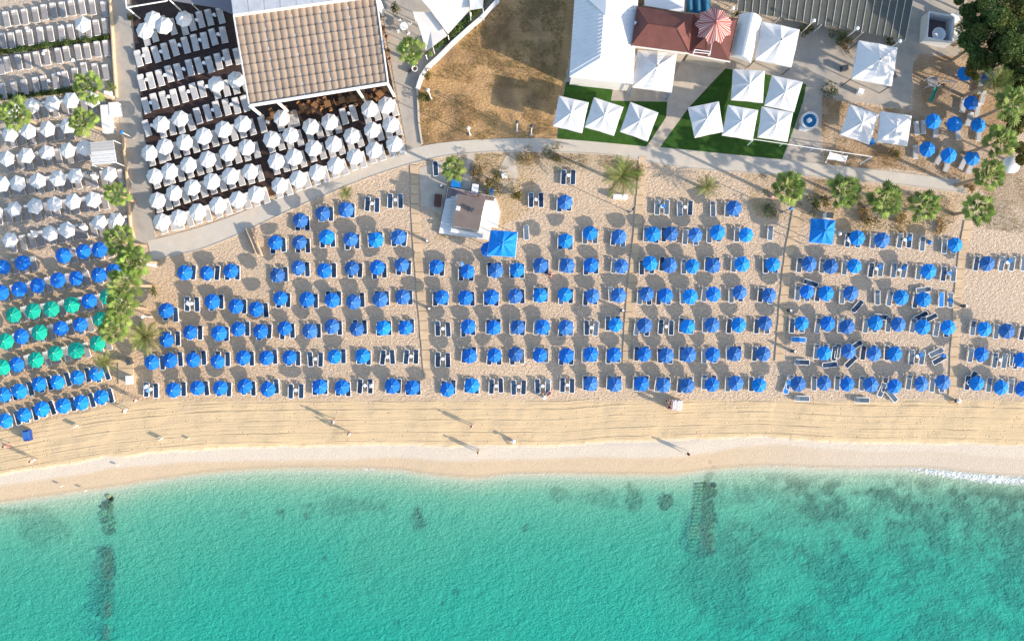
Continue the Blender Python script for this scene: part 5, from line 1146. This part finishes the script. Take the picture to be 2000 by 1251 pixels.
for i in range(19):
    y = 946 + i * 6.9; x = 1366 - i * .75; z = float(ground_z(np.array((y - 915) / PPM))); z = max(z + .08, -.78); w = P(x, y, z); mb = MB(); mb.box((0, 0, -.25), (.85, .27, .7), random.uniform(-.05, .05)); ob = mb.build('rung', M['stone'], o); ob.location = w
a, b_ = P(1357, 950, -.9), P(1347, 1078, -1.2); beam(a, b_, .25, .5, 'rock_dark', o, 'side_beam')

# ------------------------------------------------------------------ people
def person(x, y, face, shirt, shorts, label, pose='walk', hat=None, h=1.72):
    w = P(x, y, h * .9) if pose != 'sit' else P(x, y, .6)
    o = thing('person', label, 'person', (w[0], w[1], 0), face); k = h / 1.75; st = .22 if pose == 'walk' else .05
    V = {'pel': (0, 0, .95), 'wst': (0, 0, 1.12), 'ch': (0, 0, 1.36), 'nk': (0, .0, 1.50), 'hd': (0, .03, 1.62), 'ht': (0, .02, 1.72),
         'lh': (-.11, 0, .90), 'lk': (-.12, st * .6 + .03, .50), 'la': (-.12, st, .09), 'lf': (-.12, st + .17, .04), 'rh': (.11, 0, .90), 'rk': (.12, -st * .3 + .03, .50), 'ra': (.12, -st, .10), 'rf': (.12, -st + .16, .04),
         'ls': (-.19, 0, 1.40), 'le': (-.27, -st * .5 - .03, 1.13), 'lw': (-.26, -st * .4 + .12, .90), 'lp': (-.26, -st * .3 + .18, .82), 'rs': (.19, 0, 1.40), 're': (.27, st * .4, 1.13), 'rw': (.26, st * .8 + .12, .92), 'rp': (.25, st * .9 + .18, .84)}
    if pose == 'sit':
        V.update({'pel': (0, 0, .14), 'wst': (0, -.04, .32), 'ch': (0, -.06, .56), 'nk': (0, -.04, .70), 'hd': (0, -.01, .82), 'ht': (0, -.02, .92), 'lh': (-.11, 0, .13), 'lk': (-.14, .40, .42), 'la': (-.14, .60, .09), 'lf': (-.14, .75, .04), 'rh': (.11, 0, .13), 'rk': (.14, .44, .36), 'ra': (.14, .70, .09), 'rf': (.14, .84, .05),
                  'ls': (-.19, -.06, .60), 'le': (-.26, .10, .42), 'lw': (-.20, .32, .42), 'lp': (-.16, .38, .42), 'rs': (.19, -.06, .60), 're': (.26, .10, .42), 'rw': (.20, .32, .40), 'rp': (.16, .38, .40)})
    rad = dict(pel=.15, wst=.125, ch=.155, nk=.055, hd=.095, ht=.07, lh=.09, lk=.06, la=.04, lf=.03, ls=.065, le=.045, lw=.03, lp=.035, rh=.09, rk=.06, ra=.04, rf=.03, rs=.065, re=.045, rw=.03, rp=.035)
    Ed = [('pel', 'wst'), ('wst', 'ch'), ('ch', 'nk'), ('nk', 'hd'), ('hd', 'ht'), ('pel', 'lh'), ('lh', 'lk'), ('lk', 'la'), ('la', 'lf'), ('pel', 'rh'), ('rh', 'rk'), ('rk', 'ra'), ('ra', 'rf'), ('ch', 'ls'), ('ls', 'le'), ('le', 'lw'), ('lw', 'lp'), ('ch', 'rs'), ('rs', 're'), ('re', 'rw'), ('rw', 'rp')]
    names = list(V); me = bpy.data.meshes.new('body'); me.from_pydata([tuple(c * k for c in V[n]) for n in names], [(names.index(a), names.index(b_)) for a, b_ in Ed], [])
    me.materials.append(M['skin']); ob = link('body', me, o); md = ob.modifiers.new('skin', 'SKIN')
    for i, n in enumerate(names): d_ = me.skin_vertices[0].data[i]; d_.radius = (rad[n] * k, rad[n] * k * (.8 if n in ('pel', 'wst', 'ch') else 1)); d_.use_root = n == 'pel'
    md.use_smooth_shade = True; s_ = ob.modifiers.new('sub', 'SUBSURF'); s_.levels = 1; s_.render_levels = 1
    zz = V['ch'][2] * k; cy = V['ch'][1] * k; mb = MB(); pz = V['pel'][2] * k; py_ = V['pel'][1] * k
    def ring(z, y, a, b_): return [(a * math.cos(t) * k, y + b_ * math.sin(t) * k, z) for t in [2 * PI * i / 12 for i in range(12)]]
    rs = [ring(pz + .02, py_, .19, .15), ring((pz + zz) / 2, (py_ + cy) / 2, .165, .14), ring(zz, cy, .22, .15), ring(zz + .09 * k, cy, .17, .11)]
    vs = sum(rs, []); fs = [(j * 12 + i, j * 12 + (i + 1) % 12, (j + 1) * 12 + (i + 1) % 12, (j + 1) * 12 + i) for j in range(3) for i in range(12)] + [tuple(range(36, 48))]
    mb.add(vs, fs); mb.build('shirt', shirt, o, smooth=True)
    mb = MB()
    for s in ('l', 'r'): a = Vector(V[s + 'h']) * k; b_ = a.lerp(Vector(V[s + 'k']) * k, .8); mb.tube(a + Vector((0, 0, .06)), b_, .13 * k, .095 * k, 9)
    mb.build('shorts', shorts, o)
    hd = Vector(V['hd']) * k; mb = MB(); mb.lathe([(.104, -.02), (.108, .05), (.085, .11), (.02, .135)], 12, hd + Vector((0, -.012, 0)), closed=False); mb.build('hair', M['hair'], o, smooth=True)
    if hat: mb = MB(); mb.lathe([(.25, .06), (.26, .08), (.12, .10), (.11, .19), (.02, .21)], 16, hd, closed=False); mb.build('hat', hat, o)
    return o
SH_W = cloth('white_shirt', (.7, .7, .7)); SH_B = cloth('light_blue_shirt', (.22, .42, .68)); SH_P = cloth('pink_shirt', (.62, .30, .28)); SH_K = cloth('black_shirt', (.03, .03, .05)); SH_N = cloth('navy_shorts', (.03, .05, .15)); SH_R = cloth('red_shorts', (.55, .06, .06)); SH_L = cloth('lilac_shirt', (.40, .38, .62)); SH_T = cloth('tan_shorts', (.45, .35, .25))
person(649, 824, 1.8, SH_B, SH_R, 'person in light blue shirt and red shorts standing on the raked sand'); person(680, 848, .6, SH_W, SH_N, 'person in white shirt just seaward of the light blue one')
person(921, 833, 1.2, SH_P, SH_T, 'person in pink top walking on the raked sand, long shadow'); person(934, 884, 1.4, SH_T, SH_T, 'person in tan clothes walking on the pale wet strip'); person(1346, 887, -1.5, SH_K, SH_W, 'person in black shirt walking at the waterline on the right')
person(1307, 783, 1.0, SH_P, SH_K, 'upper one of two people beside the pale cart'); person(1309, 796, 1.0, SH_K, SH_P, 'lower one of two people beside the pale cart'); person(1003, 861, 2.2, SH_L, SH_W, 'person in lilac shirt sitting on the sand alone', 'sit', SH_W)
person(1063, 775, 0.2, SH_W, SH_K, 'person in white sitting at the foot of the middle loungers', 'sit', SH_W); person(1071, 770, -.6, SH_P, SH_N, 'person in pink sitting beside the one in white', 'sit'); person(1871, 782, 1.9, SH_T, SH_K, 'person sitting at the foot of the last boardwalk', 'sit', SH_W)
person(6, 872, 2.6, SH_P, SH_R, 'person in pink at the left edge of the beach'); person(58, 901, 1.0, SH_P, SH_W, 'person in pink near the pale strip at far left'); person(240, 803, 1.6, SH_W, SH_W, 'person all in white below the left parasol rows'); person(262, 782, 1.2, SH_P, SH_N, 'person in pink and navy left of the first row')
person(1075, 537, .4, SH_P, SH_P, 'person in pink lying low beside a parasol, third boardwalk side', 'sit')
w = P(1322, 791, .7); o = thing('beach_cart', 'pale pink cart piled with towels beside two people', 'cart', (w[0], w[1], 0), -.1); mb = MB(); mb.box((0, 0, .55), (1.35, 1.3, .5)); mb.build('bin', cloth('pale_pink_cloth', (.66, .55, .50)), o)
for k in range(5): mb = MB(); mb.box((-.45 + .22 * k, random.uniform(-.1, .1), .84), (.19, 1.1, .08)); mb.build('towel', SH_W if k % 2 else cloth('pale_pink_cloth', (0, 0, 0)), o)
for sx in (-.55, .55):
    for sy in (-.55, .55): mb = MB(); mb.tube((sx - .04, sy, .16), (sx + .04, sy, .16), .16, n=12); mb.build('wheel', M['dark_metal'], o)
w = P(52, 850, .7); o = thing('pedal_stand', 'dark blue covered stand alone on the sand at left', 'stand', (w[0], w[1], 0), .15); mb = MB(); mb.box((0, 0, .45), (.7, 1.35, .75)); mb.build('body', cloth('dark_blue_cover', (.01, .04, .20)), o); mb = MB(); mb.box((0, 0, .86), (.8, 1.0, .06)); mb.build('lid', M['blue_r'], o)
for x, y, lb in [(314, 857, 'small dark and white sign board standing on the sand'), (366, 857, 'tiny dark sign stake right of the sign board'), (148, 832, 'small white sign board below the left parasol rows'), (226, 909, 'little marker post on the wet strip at left'), (165, 959, 'white buoy lying at the waterline on the left'), (118, 950, 'tiny dark stone on the wet sand at left')]:
    w = P(x, y, .5); s_ = 1 if x in (314, 148) else .5; o = thing('sign_board', lb, 'sign', (w[0], w[1], 0), .5); mb = MB(); mb.box((0, 0, .45 * s_), (.55 * s_, .06, .5 * s_)); mb.build('board', M['white_plastic'], o); mb = MB(); mb.tube((-.2 * s_, 0, 0), (-.2 * s_, 0, .5 * s_), .02); mb.tube((.2 * s_, 0, 0), (.2 * s_, 0, .5 * s_), .02); mb.build('legs', M['dark_metal'], o)
for i, (x, y, r_, c_) in enumerate([(1508, 383, .25, SH_P), (1640, 456, .22, SH_W), (1655, 465, .18, SH_W), (1816, 473, .25, M['blue_plastic'])]):
    w = P(x, y, .1); o = thing('beach_bag', ['pale pink bag on the sand under the first palm', 'white bag right of the square gazebo', 'white towel bundle near the gazebo loungers', 'blue bag near the top of last boardwalk'][i], 'bag', (w[0], w[1], 0)); mb = MB(); mb.lathe([(r_, 0), (r_ * 1.2, .12), (r_ * .9, .28), (.05, .32)], 9); mb.build('bag', c_, o, smooth=True); mb = MB(); mb.tube((-.1, 0, .3), (.1, 0, .36), .02, n=5); mb.build('handle', c_, o)
labs = {}
for o in bpy.data.objects:
    if o.parent is None and 'label' in o.keys(): labs.setdefault(o['label'], []).append(o.name)
    if o.parent is None and 'label' in o.keys() and not 4 <= len(o['label'].replace(',', '').split()) <= 16: print('LEN', o.name, o['label'])
for k, v in labs.items():
    if len(v) > 1: print('DUP', k, v)
for i, (x, y, c_, lb) in enumerate([(1719, 520, 'b', 'blue towel thrown over the right lounger of the first open pair, fifth row right side'), (1766, 522, 'b', 'blue towel on the right lounger of the second open pair, fifth row right side'), (1855, 533, 'b', 'blue towel lying between the pair touching the last boardwalk'),
    (1658, 468, 'w', 'white towel on the lounger just right of the square gazebo'), (1776, 466, 'b', 'dark blue bag on the open pair of the top row, far right block'), (1799, 693, 'b', 'blue towel on the open pair in second row right block'), (1844, 694, 'b', 'blue towel on the lower slanting lounger by the last boardwalk'),
    (902, 515, 'c', 'light blue towel on a lounger head right of first boardwalk, fifth row'), (284, 755, 'w', 'white towel on the leftmost front row lounger beside the palms'), (288, 762, 'c', 'light blue towel on the leftmost front row lounger'), (366, 592, 'w', 'white towel over the open pair in the fourth row, left block'),
    (1972, 509, 'b', 'blue towel on the open pair beyond the last boardwalk'), (1857, 587, 'b', 'dark towel on the slate lounger touching the last boardwalk'), (1295, 402, 'b', 'blue towel on the open pair right of second boardwalk, top row'), (725, 753, 'w', 'small white towel on the open pair in the front row, left block')]):
    w = P(x, y, .5); o = thing('beach_towel', lb, 'towel', (w[0], w[1], .36), random.uniform(-.6, .6), 'towels left on the loungers'); mb = MB()
    mb.prism([(-.30, -.22), (.28, -.26), (.32, .20), (-.24, .28)], 0, .06); mb.build('cloth', {'b': M['blue_towel'], 'w': SH_W, 'c': SH_B}[c_], o); mb = MB(); mb.prism([(-.1, -.2), (.25, -.1), (.1, .2), (-.15, .1)], .062, .12); mb.build('fold', {'b': M['blue_towel'], 'w': SH_W, 'c': SH_B}[c_], o)
print('objects', len(bpy.data.objects))
